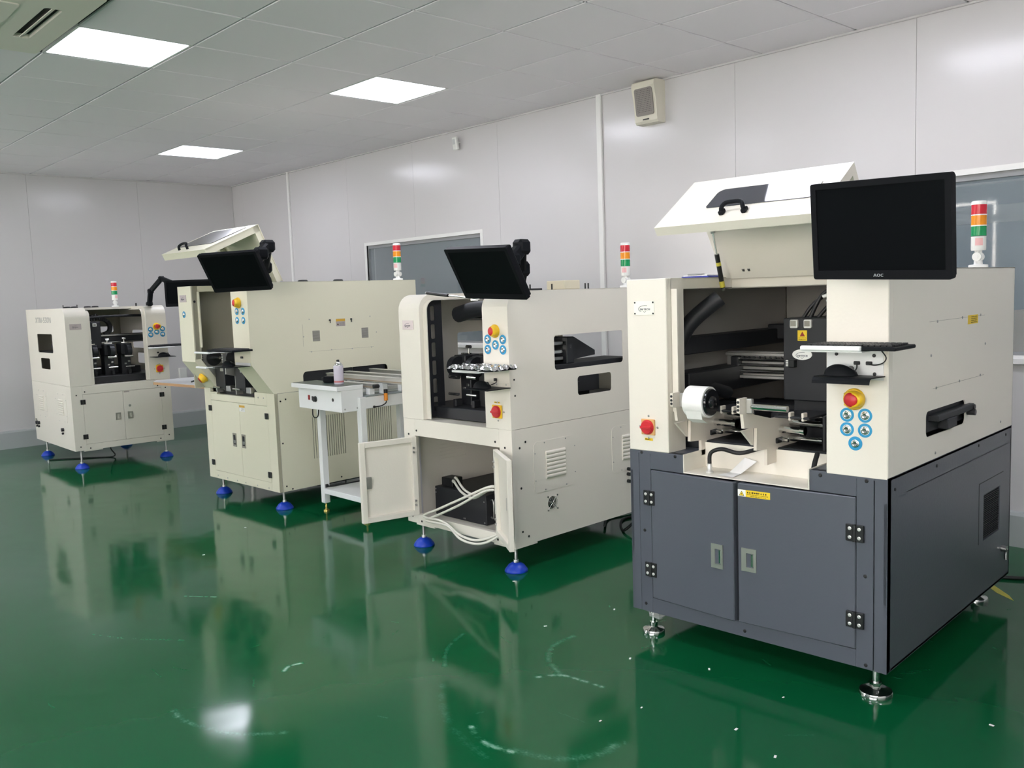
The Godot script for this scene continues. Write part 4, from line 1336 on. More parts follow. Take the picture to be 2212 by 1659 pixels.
func compact_machine(t: Node3D, y0: float, D: float, open: bool) -> void:
	var w := 0.4365
	var y1 := 0.736
	var y2 := 1.420
	var r := 0.088
	var dy := y0 - 0.144
	var s := st()
	# ---- lower cabinet
	var dl := -0.342
	var dr := 0.345
	var db := 0.197 + dy
	var dt := 0.642 + dy * 0.9
	for q in [[-w, dl, y0, y1], [dr, w, y0, y1], [dl, dr, y0, db], [dl, dr, dt, y1 - 0.001]]: bx(s, q[0], q[1], q[2], q[3], -0.028, 0.0, 0.0015)
	part(t, "front_frame", s, "cream")
	s = st()
	var fan := [[0.243, 0.291 + dy, 0.309, 0.356 + dy, 0.0329]] if open else []
	panel(s, 0.02, y0, D, y1 - 0.001, 0.004, fan, Transform3D(RX, Vector3(w, 0, 0)))
	part(t, "side_panel", s, "cream")
	s = st()
	var gaps := []
	if open:
		for k in 7: gaps.append([-0.45, 0.46 + k * 0.021, -0.25, 0.466 + k * 0.021, 0.0])
	panel(s, -D, y0, -0.02, y1 - 0.001, 0.004, gaps, Transform3D(LX, Vector3(-w, 0, 0)))
	part(t, "side_panel", s, "cream")
	s = st()
	bx(s, -w, w, y0, y1, -D, -D + 0.004)
	bx(s, -w + 0.004, w - 0.004, y0 + 0.02, y0 + 0.026, -D, -0.02)
	bx(s, -w + 0.004, w - 0.004, y1 - 0.008, y1 - 0.002, -D, -0.02)
	part(t, "back_and_floor", s, "cream")
	s = st()      # corner posts inside
	bx(s, -w + 0.006, -w + 0.05, y0, y1 - 0.01, -0.075, -0.03)
	bx(s, w - 0.05, w - 0.006, y0, y1 - 0.01, -0.075, -0.03)
	part(t, "corner_post", s, "wall_white")
	s = st()      # foot plates
	for x in [-0.285, 0.355]:
		for z in [-0.16, -D]:
			s = st()
			bx(s, x - 0.08, x + 0.08, y0 - 0.010, y0, z, z + 0.156, 0.001)
			part(t, "foot_plate", s, "cream")
	# louvred covers on both sides
	for side in [1.0, -1.0]:
		var b := RX if side > 0 else LX
		for u in [0.307, 0.925]:
			var xf := Transform3D(b, Vector3(side * w, 0.527 + dy * 0.5, -u))
			s = st()
			panel(s, -0.160, -0.135, 0.160, 0.128, 0.002, [], Transform3D(b, Vector3(side * (w + 0.0022), 0.527 + dy * 0.5, -u)), [0.03, 0.03, 0.03, 0.03])
			var cov := part(t, "louvre_cover", s, "cream")
			xf.origin.x = side * (w + 0.002)
			louvres(cov, xf, 0.145, 0.122, 7, "cream")
			for q in [[-0.08, 0.118], [0.08, 0.118], [0.15, 0.07], [0.15, -0.07], [0.08, -0.125], [-0.08, -0.125], [-0.15, 0.07], [-0.15, -0.07]]: screw(cov, xf * Vector3(q[0], q[1], 0.0), b, "steel", 0.0035)
	for q in [[0.0936, 0.667], [0.0518, 0.641], [0.0543, 0.437], [0.0551, 0.2145], [0.0967, 0.1835]]: screw(t, Vector3(w, q[1] + dy * 0.5, -q[0]), RX, "black_screw", 0.006)
	for q in [[0.03, 0.985], [0.033, 0.905]]: screw(t, Vector3(w, q[1], -q[0]), RX, "black_screw", 0.005)
	for q in [[-0.3936, 0.647], [-0.3228, 0.672], [0.3158, 0.669], [0.3857, 0.645], [-0.39, 0.18 + dy], [-0.31, 0.16 + dy], [0.31, 0.165 + dy], [0.39, 0.19 + dy]]: screw(t, Vector3(q[0], q[1] + (dy * 0.5 if q[1] > 0.6 else 0.0), 0.0), Basis(), "black_screw", 0.006)
	for q in [[-0.375, -0.06], [0.375, -0.06], [0.375, -D + 0.08], [-0.375, -D + 0.1]]: blue_foot(t, Vector3(q[0], 0, q[1]), y0)
	# ---- upper housing
	s = st()
	panel(s, 0.0, y1 + 0.001, D, y2, 0.004, [[0.325, 1.008, 0.884, 1.186, 0.018], [0.498, 0.859, 0.778, 0.961, 0.018]], Transform3D(RX, Vector3(w, 0, 0)), [0.0, 0.0, 0.0, r])
	part(t, "side_panel", s, "cream")
	s = st()
	panel(s, -D, y1 + 0.001, 0.0, y2, 0.004, [[-0.90, 1.02, -0.42, 1.192, 0.018], [-0.84, 0.868, -0.55, 0.969, 0.018]], Transform3D(LX, Vector3(-w, 0, 0)), [0.0, 0.0, r, 0.0])
	part(t, "side_panel", s, "cream")
	for q in [[-w + 0.003, -0.2535], [0.2525, w - 0.003]]:
		s = st()
		prism(s, bent(0.0, 0.026, r, y1 + 0.001, y2, 0.36), q[0], q[1], Transform3D(RX, Vector3.ZERO))
		part(t, "front_column", s, "cream")
	for q in [[-0.30, -0.224], [0.227, 0.30]]:
		s = st()
		prism(s, bent(0.026, 0.006, r, y1 + 0.002, y2 - 0.001, 0.36), q[0], q[1], Transform3D(RX, Vector3.ZERO))
		part(t, "opening_flange", s, "cream")
	s = st()
	bx(s, -w, w, y2 - 0.004, y2, -D, -0.36)
	bx(s, -0.26, 0.26, y2 - 0.022, y2, -0.385, -0.36)
	part(t, "top_sheet", s, "cream")
	s = st()
	panel(s, -w, y1, w, y2, 0.004, [[-0.40, 0.95, 0.20, 1.245, 0.02]] if open else [[0.06, 1.165, 0.36, 1.225, 0.01]], Transform3D(Basis(), Vector3(0, 0, -D + 0.004)))
	part(t, "back_sheet", s, "interior_olive")
	# ---- operator panel
	emergency_stop(t, Vector3(0.345, 1.226, 0.001), 0.92)
	for q in [[0.2895, 1.1845], [0.399, 1.1845], [0.345, 1.1570], [0.2885, 1.134], [0.398, 1.134]]: push_button(t, Vector3(q[0], q[1] + dy * 0.8, 0.001), true)
	main_switch(t, Vector3(0.345, 0.825 + dy * 0.5, 0.001), "safety_yellow", 1.0)
	var lab := warning_plate(t, "switch_label", 0.322, 0.866, 0.362, 0.874, 0.001, "", "label_yellow")
	lines_of_print(lab, 0.325, 0.359, [0.870], 0.005, 0.0021, 19)
	s = st()
	panel(s, -0.402, 1.231, -0.306, 1.281, 0.002, [], Transform3D(Basis(), Vector3(0, 0, 0.0025)), [0.002, 0.002, 0.002, 0.002])
	var np := part(t, "name_plate", s, "plate_metal")
	oval_logo(np, Vector3(-0.354, 1.253, 0.0025), 0.85)
	# keyboard tray and mouse shelf on brackets
	s = st()
	bx(s, 0.27, 0.44, 1.035, 1.040, 0.0, 0.17, 0.001)
	bx(s, 0.20, 0.40, 1.030, 1.043, 0.150, 0.170, 0.004)
	part(t, "keyboard_bracket", s, "white_paint")
	s = st()
	bx(s, 0.262, 0.446, 0.946, 0.950, 0.002, 0.16, 0.001)
	part(t, "mouse_shelf", s, "black_plastic")
	s = st()
	bx(s, 0.27, 0.446, 0.946, 0.972, 0.001, 0.004, 0.001)
	part(t, "shelf_flange", s, "cream")
	for x in [0.345, 0.415]: screw(t, Vector3(x, 0.962, 0.004), Basis(), "steel", 0.004)
	s = st()
	bx(s, 0.332, 0.348, 0.978, 0.992, 0.0, 0.012, 0.002)
	part(t, "usb_socket", s, "hinge_black")
	# ---- inside: black side frame with long slots, gantry, head and feeders
	s = st()
	var slots := []
	for k in 6: slots.append([0.085, 0.775 + k * 0.100, 0.115, 0.855 + k * 0.100, 0.008])
	panel(s, 0.046, y1 + 0.01, 0.165, 1.39, 0.004, slots, Transform3D(RX, Vector3(-0.262, 0, 0)))
	part(t, "slotted_side_frame", s, "machine_black")
	s = st()
	panel(s, 0.046, y1 + 0.01, 0.165, 1.39, 0.004, [], Transform3D(RX, Vector3(0.30, 0, 0)))
	part(t, "inner_side_frame", s, "machine_black")
	s = st()
	bx(s, -0.42, 0.42, y1 + 0.002, 0.80, -D + 0.05, -0.10, 0.004)
	bx(s, -0.30, 0.30, 0.80, 0.86, -0.75, -0.35, 0.004)
	part(t, "machine_bed", s, "machine_black")
	s = st()
	var gy := 0.18 if open else 0.0
	bx(s, -0.42, 0.42, 1.085 + gy, 1.165 + gy, -0.50, -0.42, 0.004)
	bx(s, -0.42, 0.42, 1.100 + gy, 1.145 + gy, -0.42, -0.405, 0.002)
	var ga := part(t, "gantry_beam", s, "machine_black")
	s = st()
	for y in [1.09 + gy, 1.155 + gy]: bx(s, -0.415, 0.42, y - 0.006, y + 0.006, -0.418, -0.398, 0.001)
	part(ga, "guide_rail", s, "steel")
	if not open:
		s = st()
		bx(s, -0.21, -0.06, 1.04, 1.29, -0.42, -0.27, 0.006)
		bx(s, -0.19, -0.08, 0.98, 1.05, -0.40, -0.30, 0.004)
		var hd := part(t, "placement_head", s, "machine_black")
		for x in [-0.18, -0.115]:
			s = st()
			bx(s, x - 0.017, x + 0.017, 1.245, 1.275, -0.272, -0.255, 0.003)
			var gg := part(hd, "pressure_gauge", s, "label_white")
			s = st()
			bx(s, x - 0.011, x + 0.011, 1.252, 1.270, -0.256, -0.254, 0.0)
			part(gg, "gauge_display", s, "interior_grey")
		s = st()
		for k in 6: tube(s, [Vector3(-0.2 + k * 0.022, 1.28, -0.34), Vector3(-0.22 + k * 0.03, 1.33 + 0.012 * (k % 3), -0.36), Vector3(-0.12 + k * 0.02, 1.34, -0.42)], 0.006, 6, 4)
		part(hd, "cable_bundle", s, "cable_black")
		# drag chain: an arch of links
		var ch := curve([Vector3(-0.12, 1.31, -0.47), Vector3(-0.02, 1.315, -0.47), Vector3(0.05, 1.295, -0.47), Vector3(0.085, 1.245, -0.47), Vector3(0.075, 1.19, -0.47), Vector3(0.03, 1.17, -0.47)], 4)
		var link := shared("chain_link", func(q): box(q, Vector3.ZERO, Vector3(0.020, 0.034, 0.05), 0.004))
		for k in ch.size() - 1:
			var d: Vector3 = ch[k + 1] - ch[k]
			part(ga, "chain_link", link, "hinge_black", (ch[k] + ch[k + 1]) / 2.0, Basis(Vector3(0, 0, 1), atan2(d.y, d.x)))
	for k in 3:      # feeders side by side
		var x := -0.165 + k * 0.15
		s = st()
		bx(s, x - 0.05, x + 0.045, 0.98, 1.08, -0.34, -0.20, 0.005)
		bx(s, x - 0.045, x + 0.04, 0.78, 0.98, -0.34, -0.24, 0.004)
		var fe := part(t, "label_feeder", s, "machine_black")
		s = st()
		cyl(s, Vector3(x - 0.02, 1.02, -0.175), Vector3(x + 0.02, 1.02, -0.175), 0.055, -1, 28)
		part(fe, "reel_disc", s, "anodised")
		s = st()
		cyl(s, Vector3(x, 1.08, -0.27), Vector3(x, 1.115, -0.27), 0.006, -1, 10)
		cyl(s, Vector3(x - 0.016, 1.122, -0.27), Vector3(x + 0.016, 1.122, -0.27), 0.010, -1, 12)
		box(s, Vector3(x, 1.086, -0.25), Vector3(0.07, 0.008, 0.02), 0.002)
		part(fe, "clamp_knob", s, "chrome")
		s = st()
		cyl(s, Vector3(x - 0.04, 0.965, -0.16), Vector3(x + 0.035, 0.965, -0.16), 0.013, -1, 16)
		part(fe, "feed_roller", s, "chrome")
		s = st()
		cyl(s, Vector3(x - 0.04, 0.87, -0.15), Vector3(x + 0.04, 0.87, -0.15), 0.008, -1, 14)
		part(fe, "feed_roller", s, "chrome")
		s = st()
		bx(s, x - 0.03, x + 0.03, 0.745, 0.80, -0.22, -0.12, 0.003)
		bx(s, x - 0.012, x + 0.012, 0.80, 0.84, -0.20, -0.15, 0.003)
		part(fe, "lower_bracket", s, "dark_metal")
		for q in [[-0.02, 0.885], [0.012, 0.905]]:
			s = st()
			bx(s, x + q[0], x + q[0] + 0.02, q[1], q[1] + 0.014, -0.238, -0.232, 0.001)
			part(fe, "bright_plate", s, "steel")
	s = st()
	tube(s, [Vector3(-0.28, 1.30, -0.30), Vector3(-0.10, 1.33, -0.30), Vector3(0.20, 1.335, -0.31), Vector3(0.36, 1.33, -0.33)], 0.045 if open else 0.012, 14, 6)
	part(t, "cable_hose", s, "machine_black")
	if open:
		s = st()
		bx(s, 0.205, 0.232, 1.07, 1.23, -0.36, -0.345, 0.002)
		bx(s, 0.205, 0.29, 1.07, 1.085, -0.36, -0.345, 0.002)
		part(t, "red_bracket", s, "red_frame")
	# seen through the side windows
	for side in ([1.0] if open else [-1.0]):
		s = st()
		bx(s, minf(side * 0.20, side * 0.40), maxf(side * 0.20, side * 0.40), 0.985, 1.03, -1.0, -0.30, 0.003)
		bx(s, minf(side * 0.26, side * 0.40), maxf(side * 0.26, side * 0.40), 1.03, 1.17, -0.52, -0.46, 0.003)
		var fr := part(t, "axis_frame", s, "machine_black")
		s = st()
		prism(s, [Vector2(0.46, 1.165), Vector2(0.555, 1.165), Vector2(0.72, 1.085), Vector2(0.72, 1.06), Vector2(0.46, 1.04)], 0.30, 0.37, Transform3D(RX if side > 0 else Basis(Vector3(0, 0, -1), Vector3(0, 1, 0), Vector3(1, 0, 0)), Vector3(0.0 if side > 0 else -0.67, 0, 0)))
		part(fr, "axis_gusset", s, "machine_black")
		for y in [1.06, 1.095, 1.14]:
			s = st()
			bx(s, minf(side * 0.30, side * 0.38), maxf(side * 0.30, side * 0.38), y - 0.009, y + 0.009, -0.455, -0.31, 0.002)
			part(fr, "axis_rail", s, "steel" if y != 1.095 else "chrome")
		s = st()
		bx(s, minf(side * 0.28, side * 0.38), maxf(side * 0.28, side * 0.38), 0.868, 0.955, -0.74, -0.56, 0.003)
		bx(s, minf(side * 0.30, side * 0.39), maxf(side * 0.30, side * 0.39), 0.885, 0.925, -0.57, -0.50, 0.003)
		part(fr, "drive_unit", s, "dark_metal")
	# bolts standing on the top
	for q in [[0.40, -0.20], [0.40, -0.36], [0.40, -0.62], [0.40, -0.645], [-0.30, -0.5], [-0.18, -0.5]]:
		s = st()
		cyl(s, Vector3(q[0], y2, q[1]), Vector3(q[0], y2 + 0.030, q[1]), 0.004, -1, 8)
		part(t, "stud", s, "black_screw")

func machine_open() -> void:
	var t := thing("label_machine", "cream rounded-top machine with both lower doors standing open and white cables spilling out", "machine", Vector3(0.7345, 0, 0.6158), -1.5512)
	compact_machine(t, 0.144, 1.30, true)
	cabinet_door(t, 0.335, 0.199, 0.640, -1.0, Vector3(-0.336, 0, 0.004), -103.0, false)
	cabinet_door(t, 0.330, 0.199, 0.636, 1.0, Vector3(0.338, 0, 0.006), 148.0, false)
	var w := 0.4365
	# axial fan in the side
	var s := st()
	for k in 4:
		var rr := 0.012 + k * 0.0075
		var ring := []
		for i in 21: ring.append(Vector3(w + 0.003, 0.3235 + rr * sin(TAU * i / 20), -0.276 + rr * cos(TAU * i / 20)))
		tube(s, ring, 0.0011, 4, 1)
	for k in 4:
		var a := PI / 4 + PI / 2 * k
		cyl(s, Vector3(w + 0.003, 0.3235, -0.276), Vector3(w + 0.003, 0.3235 + 0.05 * sin(a), -0.276 + 0.05 * cos(a)), 0.0014, -1, 6)
		cyl(s, Vector3(w, 0.3235 + 0.05 * sin(a), -0.276 + 0.05 * cos(a)), Vector3(w + 0.005, 0.3235 + 0.05 * sin(a), -0.276 + 0.05 * cos(a)), 0.005, -1, 8)
	var fan := part(t, "fan_guard", s, "chrome")
	s = st()
	for k in 7:
		var a := TAU * k / 7
		box(s, Vector3(w - 0.02, 0.3235 + 0.018 * sin(a), -0.276 + 0.018 * cos(a)), Vector3(0.004, 0.026, 0.012), 0.001, Basis(Vector3(1, 0, 0), -a) * Basis(Vector3(0, 1, 0), 0.5))
	cyl(s, Vector3(w - 0.03, 0.3235, -0.276), Vector3(w - 0.012, 0.3235, -0.276), 0.013, -1, 16)
	part(fan, "fan_blades", s, "hinge_black")
	s = st()
	bx(s, w - 0.04, w - 0.034, 0.285, 0.362, -0.315, -0.237, 0.0)
	part(fan, "fan_housing", s, "hinge_black")
	# cable entry at the far edge of that side
	s = st()
	for q in [0.40, 0.37, 0.33]: cyl(s, Vector3(w, q, -0.90), Vector3(w + 0.018, q, -0.90), 0.010, -1, 10)
	part(t, "cable_gland", s, "hinge_black")
	s = st()      # lamp strip and terminal rail inside the cabinet
	bx(s, -0.02, 0.07, 0.618, 0.634, -0.35, -0.32, 0.003)
	bx(s, 0.27, 0.32, 0.42, 0.70, -1.0, -0.98, 0.002)
	part(t, "inner_bracket", s, "label_white")
	gas_strut(t, Vector3(-0.20, 1.426, -0.02), Vector3(0.235, 1.386, 0.0), 0.0085, 0.42, false)
	s = st()
	bx(s, 0.17, 0.245, 1.377, 1.392, -0.02, 0.0, 0.002)
	part(t, "strut_bracket", s, "steel")
	signal_tower(t, Vector3(0.33, 1.42, -1.055), 1.02)
	s = st()
	bx(s, 0.33, 0.39, 1.42, 1.43, -0.30, -0.20, 0.003)
	part(t, "arm_clamp", s, "hinge_black")

func machine_far() -> void:
	var t := thing("label_machine", "cream rounded-top machine with closed doors standing alone by the end wall", "machine", Vector3(0.6754, 0, -4.0329), -0.0151)
	compact_machine(t, 0.165, 1.224, false)
	var db := 0.219
	var dt := 0.664
	for side in [-1.0, 1.0]:
		var d := cabinet_door(t, 0.339 if side < 0 else 0.342, db + 0.001, dt - 0.005, side, Vector3(-0.3405 if side < 0 else 0.3435, 0, 0.0), 0.0, true)
		if side > 0:
			var s := st()
			lathe(s, [[0.011, 0.0], [0.011, 0.004], [0.009, 0.006], [0.009, 0.006], [0.0, 0.006]], 16, toward(Vector3(0, 0, 1), Vector3(-0.29, 0.523, 0.0)))
			part(d, "door_lock", s, "steel")
			var lab := warning_plate(d, "small_label", -0.335, 0.645, -0.285, 0.657, 0.0, "", "plate_metal")
			lines_of_print(lab, -0.332, -0.288, [0.651], 0.006, 0.0011, 21, Basis(), Vector3.ZERO, "interior_grey")
	for q in [[-0.3435, 0.594], [0.3485, 0.594], [-0.3435, 0.286], [0.3485, 0.287]]: square_hinge(t, Vector3(q[0], q[1], 0.001), 0.042)
	# model name on the left side, raised letters worn pale, and cable connectors low down
	words(t, "model_lettering", "XTM-530N", 0.050, "letter_faint", Vector3(-0.4368, 1.318, -0.66), LX, true, 1.5)
	var s: SurfaceTool
	for z in [-1.13, -1.07, -0.30]:
		s = st()
		cyl(s, Vector3(-0.4365, 0.335, z), Vector3(-0.458, 0.335, z), 0.016, -1, 12)
		cyl(s, Vector3(-0.4365, 0.30, z - 0.01), Vector3(-0.452, 0.30, z - 0.01), 0.010, -1, 10)
		part(t, "connector", s, "dark_metal")
	s = st()
	bx(s, -0.4385, -0.4365, 0.31, 0.37, -1.2, -1.15, 0.001)
	part(t, "rating_plate", s, "interior_grey")
	for q in [[-0.31, -0.35], [-0.22, -0.45], [0.0, -0.8], [0.10, -0.9]]:
		s = st()
		lathe(s, [[0.032, 1.42], [0.032, 1.428], [0.026, 1.434], [0.0, 1.435]], 16, Transform3D(Basis(), Vector3(q[0], 0, q[1])))
		part(t, "vent_cap", s, "hinge_black")
	signal_tower(t, Vector3(0.26, 1.42, -0.8), 1.0)
	# service cable hanging below
	s = st()
	tube(s, [Vector3(0.0, 0.17, -0.5), Vector3(0.01, 0.08, -0.48), Vector3(0.02, 0.008, -0.45), Vector3(-0.2, 0.006, -0.62), Vector3(-0.45, 0.006, -0.8)], 0.006, 6)
	part(t, "mains_cable", s, "cable_black")


func machine_lidded() -> void:
	var t := thing("label_machine", "ivory machine with raised lid, closed lower doors and vertical vent slots on its side", "machine", Vector3(0.6247, 0, -1.6471), -1.5225)
	var w := 0.487
	var D := 1.26
	var y0 := 0.129
	var y1 := 0.800
	var y2 := 1.541
	var zc := 0.152
	# ---- lower cabinet
	var s := st()
	for q in [[-w, -0.395, y0, y1], [0.389, w, y0, y1], [-0.395, 0.389, y0, 0.187], [-0.395, 0.232, 0.712, 0.760], [0.232, 0.389, 0.712, y1], [-0.395, -0.30, 0.760, 0.772]]: bx(s, q[0], q[1], q[2], q[3], -0.025, 0.0, 0.0015)
	part(t, "front_frame", s, "ivory")
	s = st()
	var hs := []
	for k in 15: hs.append([0.284 + k * 0.0185, 0.319, 0.290 + k * 0.0185, 0.610, 0.0])
	for k in 13: hs.append([0.740 + k * 0.0185, 0.319, 0.746 + k * 0.0185, 0.614, 0.0])
	panel(s, 0.026, y0, D, y1 - 0.002, 0.004, hs, Transform3D(RX, Vector3(w, 0, 0)))
	bx(s, w - 0.004, w, y0, y1 - 0.002, -0.025, -0.0)
	part(t, "side_panel", s, "ivory")
	s = st()
	panel(s, -D, y0, -0.02, y1, 0.004, [], Transform3D(LX, Vector3(-w, 0, 0)))
	part(t, "side_panel", s, "ivory")
	s = st()
	bx(s, -w, w, y0, y2, -D, -D + 0.004)
	bx(s, -w + 0.004, w - 0.004, y0 + 0.004, y0 + 0.01, -D, -0.02)
	bx(s, -w + 0.004, w - 0.004, y1 - 0.05, y1 - 0.044, -D, -0.02)
	part(t, "back_and_floor", s, "ivory")
	s = st()
	bx(s, w - 0.10, w - 0.09, 0.3, 0.63, -1.0, -0.26, 0.0)
	part(t, "vent_backing", s, "interior_grey")
	for side in [-1.0, 1.0]:
		s = st()
		var a := -0.3935 if side < 0 else 0.0135
		var b := 0.0105 if side < 0 else 0.3875
		bx(s, a, b, 0.189, 0.710, -0.020, 0.0, 0.0015)
		var d := part(t, "door", s, "ivory")
		s = st()
		var x := -0.0763 if side < 0 else 0.0505
		panel(s, x - 0.024, 0.394, x + 0.024, 0.490, 0.004, [[x - 0.016, 0.408, x + 0.016, 0.478, 0.003]], Transform3D(Basis(), Vector3(0, 0, 0.004)))
		var h := part(d, "flush_handle", s, "interior_grey")
		s = st()
		bx(s, x - 0.016, x + 0.016, 0.408, 0.478, 0.0002, 0.0012, 0.0)
		part(h, "handle_recess", s, "dark_metal")
		s = st()
		bx(s, x - 0.010, x + 0.012, 0.418, 0.440, 0.001, 0.006, 0.002)
		part(h, "handle_paddle", s, "steel")
		if side > 0:
			var lab := warning_plate(d, "warning_label", 0.015, 0.652, 0.090, 0.697, 0.0, "label_orange", "label_white")
			lines_of_print(lab, 0.042, 0.086, [0.674, 0.667, 0.660], 0.005, 0.0012, 31, Basis(), Vector3.ZERO, "interior_grey")
	for q in [[-0.4045, 0.652], [0.383, 0.643], [-0.409, 0.247], [0.381, 0.241]]: square_hinge(t, Vector3(q[0], q[1], 0.001), 0.040)
	for q in [[-0.36, 0.152], [-0.22, 0.148], [-0.08, 0.146], [0.04, 0.146], [0.20, 0.146], [0.35, 0.146], [0.28, 0.765], [0.35, 0.765], [-0.37, 0.79], [-0.30, 0.79]]: screw(t, Vector3(q[0], q[1], 0.0), Basis(), "steel", 0.005)
	for q in [[0.045, 0.745], [0.085, 0.755], [0.045, 0.46], [0.055, 0.165], [0.10, 0.140], [0.50, 0.155]]: screw(t, Vector3(w, q[1], -q[0]), RX, "black_screw", 0.006)
	s = st()
	panel(s, 0.0245, y0, 0.0265, y1, 0.0006, [], Transform3D(RX, Vector3(w + 0.0004, 0, 0)))
	part(t, "side_joint", s, "interior_grey")
	for q in [[-0.42, -0.07], [0.42, -0.07], [0.42, -1.16], [-0.42, -1.16]]: blue_foot(t, Vector3(q[0], 0, q[1]), y0)
	s = st()
	bx(s, -0.4, 0.4, 0.100, y0, -1.1, -0.35, 0.003)
	part(t, "under_frame", s, "dark_metal")
	# white hose fitting on the far side
	s = st()
	cyl(s, Vector3(-w, 0.285, -0.10), Vector3(-w - 0.035, 0.285, -0.10), 0.030, 0.024, 16)
	cyl(s, Vector3(-w - 0.035, 0.285, -0.10), Vector3(-w - 0.045, 0.285, -0.10), 0.020, -1, 12)
	var fit := part(t, "hose_fitting", s, "white_plastic")
	s = st()
	tube(s, [Vector3(-w - 0.012, 0.262, -0.10), Vector3(-w - 0.010, 0.18, -0.10), Vector3(-w + 0.03, 0.11, -0.12), Vector3(-w + 0.06, 0.12, -0.2)], 0.014, 8)
	part(fit, "hose", s, "pipe_brown")
	# ---- upper housing, stepping forward over a slanted underside
	var prof := [Vector2(-zc, y2), Vector2(-zc, 1.004), Vector2(0.0, 0.802), Vector2(0.05, 0.802), Vector2(-0.107, 1.02), Vector2(-0.107, y2)]
	for q in [[-w + 0.003, -0.287], [0.275, w - 0.003]]:
		s = st()
		prism(s, prof, q[0], q[1], Transform3D(RX, Vector3.ZERO))
		part(t, "front_column", s, "ivory")
	s = st()
	bx(s, -0.292, -0.264, 1.105, 1.500, 0.098, 0.108, 0.001)
	bx(s, -0.291, -0.287, 1.02, y2, 0.10, 0.145, 0.001)
	part(t, "opening_flange", s, "ivory")
	s = st()
	bx(s, 0.271, 0.2755, 1.0, y2, 0.06, 0.145, 0.001)
	part(t, "opening_flange", s, "ivory")
	s = st()
	panel(s, 0.0, y1, D, y2, 0.004, [[0.232, 0.812, 0.957, 0.928, 0.03]], Transform3D(RX, Vector3(w, 0, 0)))
	prism(s, [Vector2(-zc, y2), Vector2(-zc, 1.004), Vector2(0.0, 0.800), Vector2(0.0, y2)], w - 0.004, w, Transform3D(RX, Vector3.ZERO))
	part(t, "side_panel", s, "ivory")
	s = st()
	panel(s, -D, y1, 0.0, y2, 0.004, [], Transform3D(LX, Vector3(-w, 0, 0)))
	prism(s, [Vector2(-zc, y2), Vector2(-zc, 1.004), Vector2(0.0, 0.800), Vector2(0.0, y2)], -w, -w + 0.004, Transform3D(RX, Vector3.ZERO))
	part(t, "side_panel", s, "ivory")
	s = st()
	bx(s, -w, w, y2 - 0.004, y2, -D, -0.255)
	bx(s, -w, -0.287, y2 - 0.004, y2, -0.255, 0.12)
	bx(s, 0.275, w, y2 - 0.004, y2, -0.255, 0.12)
	bx(s, -0.29, 0.277, 1.498, y2, -0.275, -0.255)
	part(t, "top_sheet", s, "ivory")
	s = st()
	bx(s, -0.292, -0.287, 1.50, y2, -0.255, 0.12)
	part(t, "lid_frame", s, "ivory")
	# cover plate with grilles on the side
	s = st()
	for q in [[0.29, 1.061, 0.84, 1.062], [0.249, 1.10, 0.250, 1.25]]: panel(s, q[0], q[1], q[2], q[3], 0.0008, [], Transform3D(RX, Vector3(w + 0.0005, 0, 0)))
	part(t, "cover_plate_edge", s, "interior_grey")
	for q in [[0.305, 1.283], [0.255, 1.166], [0.31, 1.060], [0.475, 1.063], [0.65, 1.060], [0.82, 1.060], [0.87, 1.166], [0.82, 1.283]]: screw(t, Vector3(w, q[1], -q[0]), RX, "steel", 0.004)
	for u in [0.355, 0.768]:
		s = st()
		panel(s, u - 0.029, 1.1305, u + 0.029, 1.203, 0.002, [], Transform3D(RX, Vector3(w + 0.001, 0, 0)))
		var gr := part(t, "vent_mesh", s, "interior_grey")
		s = st()
		for k in 9: panel(s, u - 0.027, 1.134 + k * 0.0078, u + 0.027, 1.138 + k * 0.0078, 0.0008, [], Transform3D(RX, Vector3(w + 0.0016, 0, 0)))
		part(gr, "mesh_wires", s, "steel")
	for u in [0.47, 0.65]:
		s = st()
		cyl(s, Vector3(w, 1.270, -u), Vector3(w + 0.010, 1.270, -u), 0.006, -1, 10)
		cyl(s, Vector3(w + 0.008, 1.270, -u), Vector3(w + 0.010, 1.250, -u), 0.003, -1, 8)
		part(t, "latch_hook", s, "dark_metal")
	var lab := warning_plate(t, "caution_label", 0.523, 1.2245, 0.600, 1.276, 0.0, "label_orange", "plate_metal", RX, Vector3(w, 0, 0))
	lines_of_print(lab, 0.552, 0.595, [1.249, 1.241, 1.233], 0.005, 0.0012, 33, RX, Vector3(w, 0, 0), "interior_grey")
	s = st()
	prism(s, [Vector2(0.530, 1.232), Vector2(0.546, 1.232), Vector2(0.538, 1.246)], 0.0009, 0.0013, Transform3D(RX, Vector3(w, 0, 0)))
	part(lab, "warning_triangle", s, "label_ink")
	# ---- inside
	s = st()
	bx(s, -0.47, 0.47, 0.82, 1.50, -0.66, -0.65)
	part(t, "inner_back_wall", s, "interior_olive")
	s = st()
	bx(s, -0.475, -0.465, 0.80, 1.50, -0.65, 0.08)
	bx(s, 0.465, 0.475, 0.93, 1.50, -0.65, 0.08)
	bx(s, -0.35, -0.29, 0.85, 1.30, -0.65, -0.62)
	bx(s, -0.47, 0.47, 1.29, 1.31, -0.65, -0.63)
	part(t, "inner_lining", s, "interior_olive")
	s = st()
	bx(s, -0.47, 0.47, 0.755, 0.82, -1.2, -0.05, 0.003)
	bx(s, 0.20, 0.47, 0.83, 0.925, -0.95, -0.235, 0.003)
	part(t, "machine_bed", s, "machine_black")
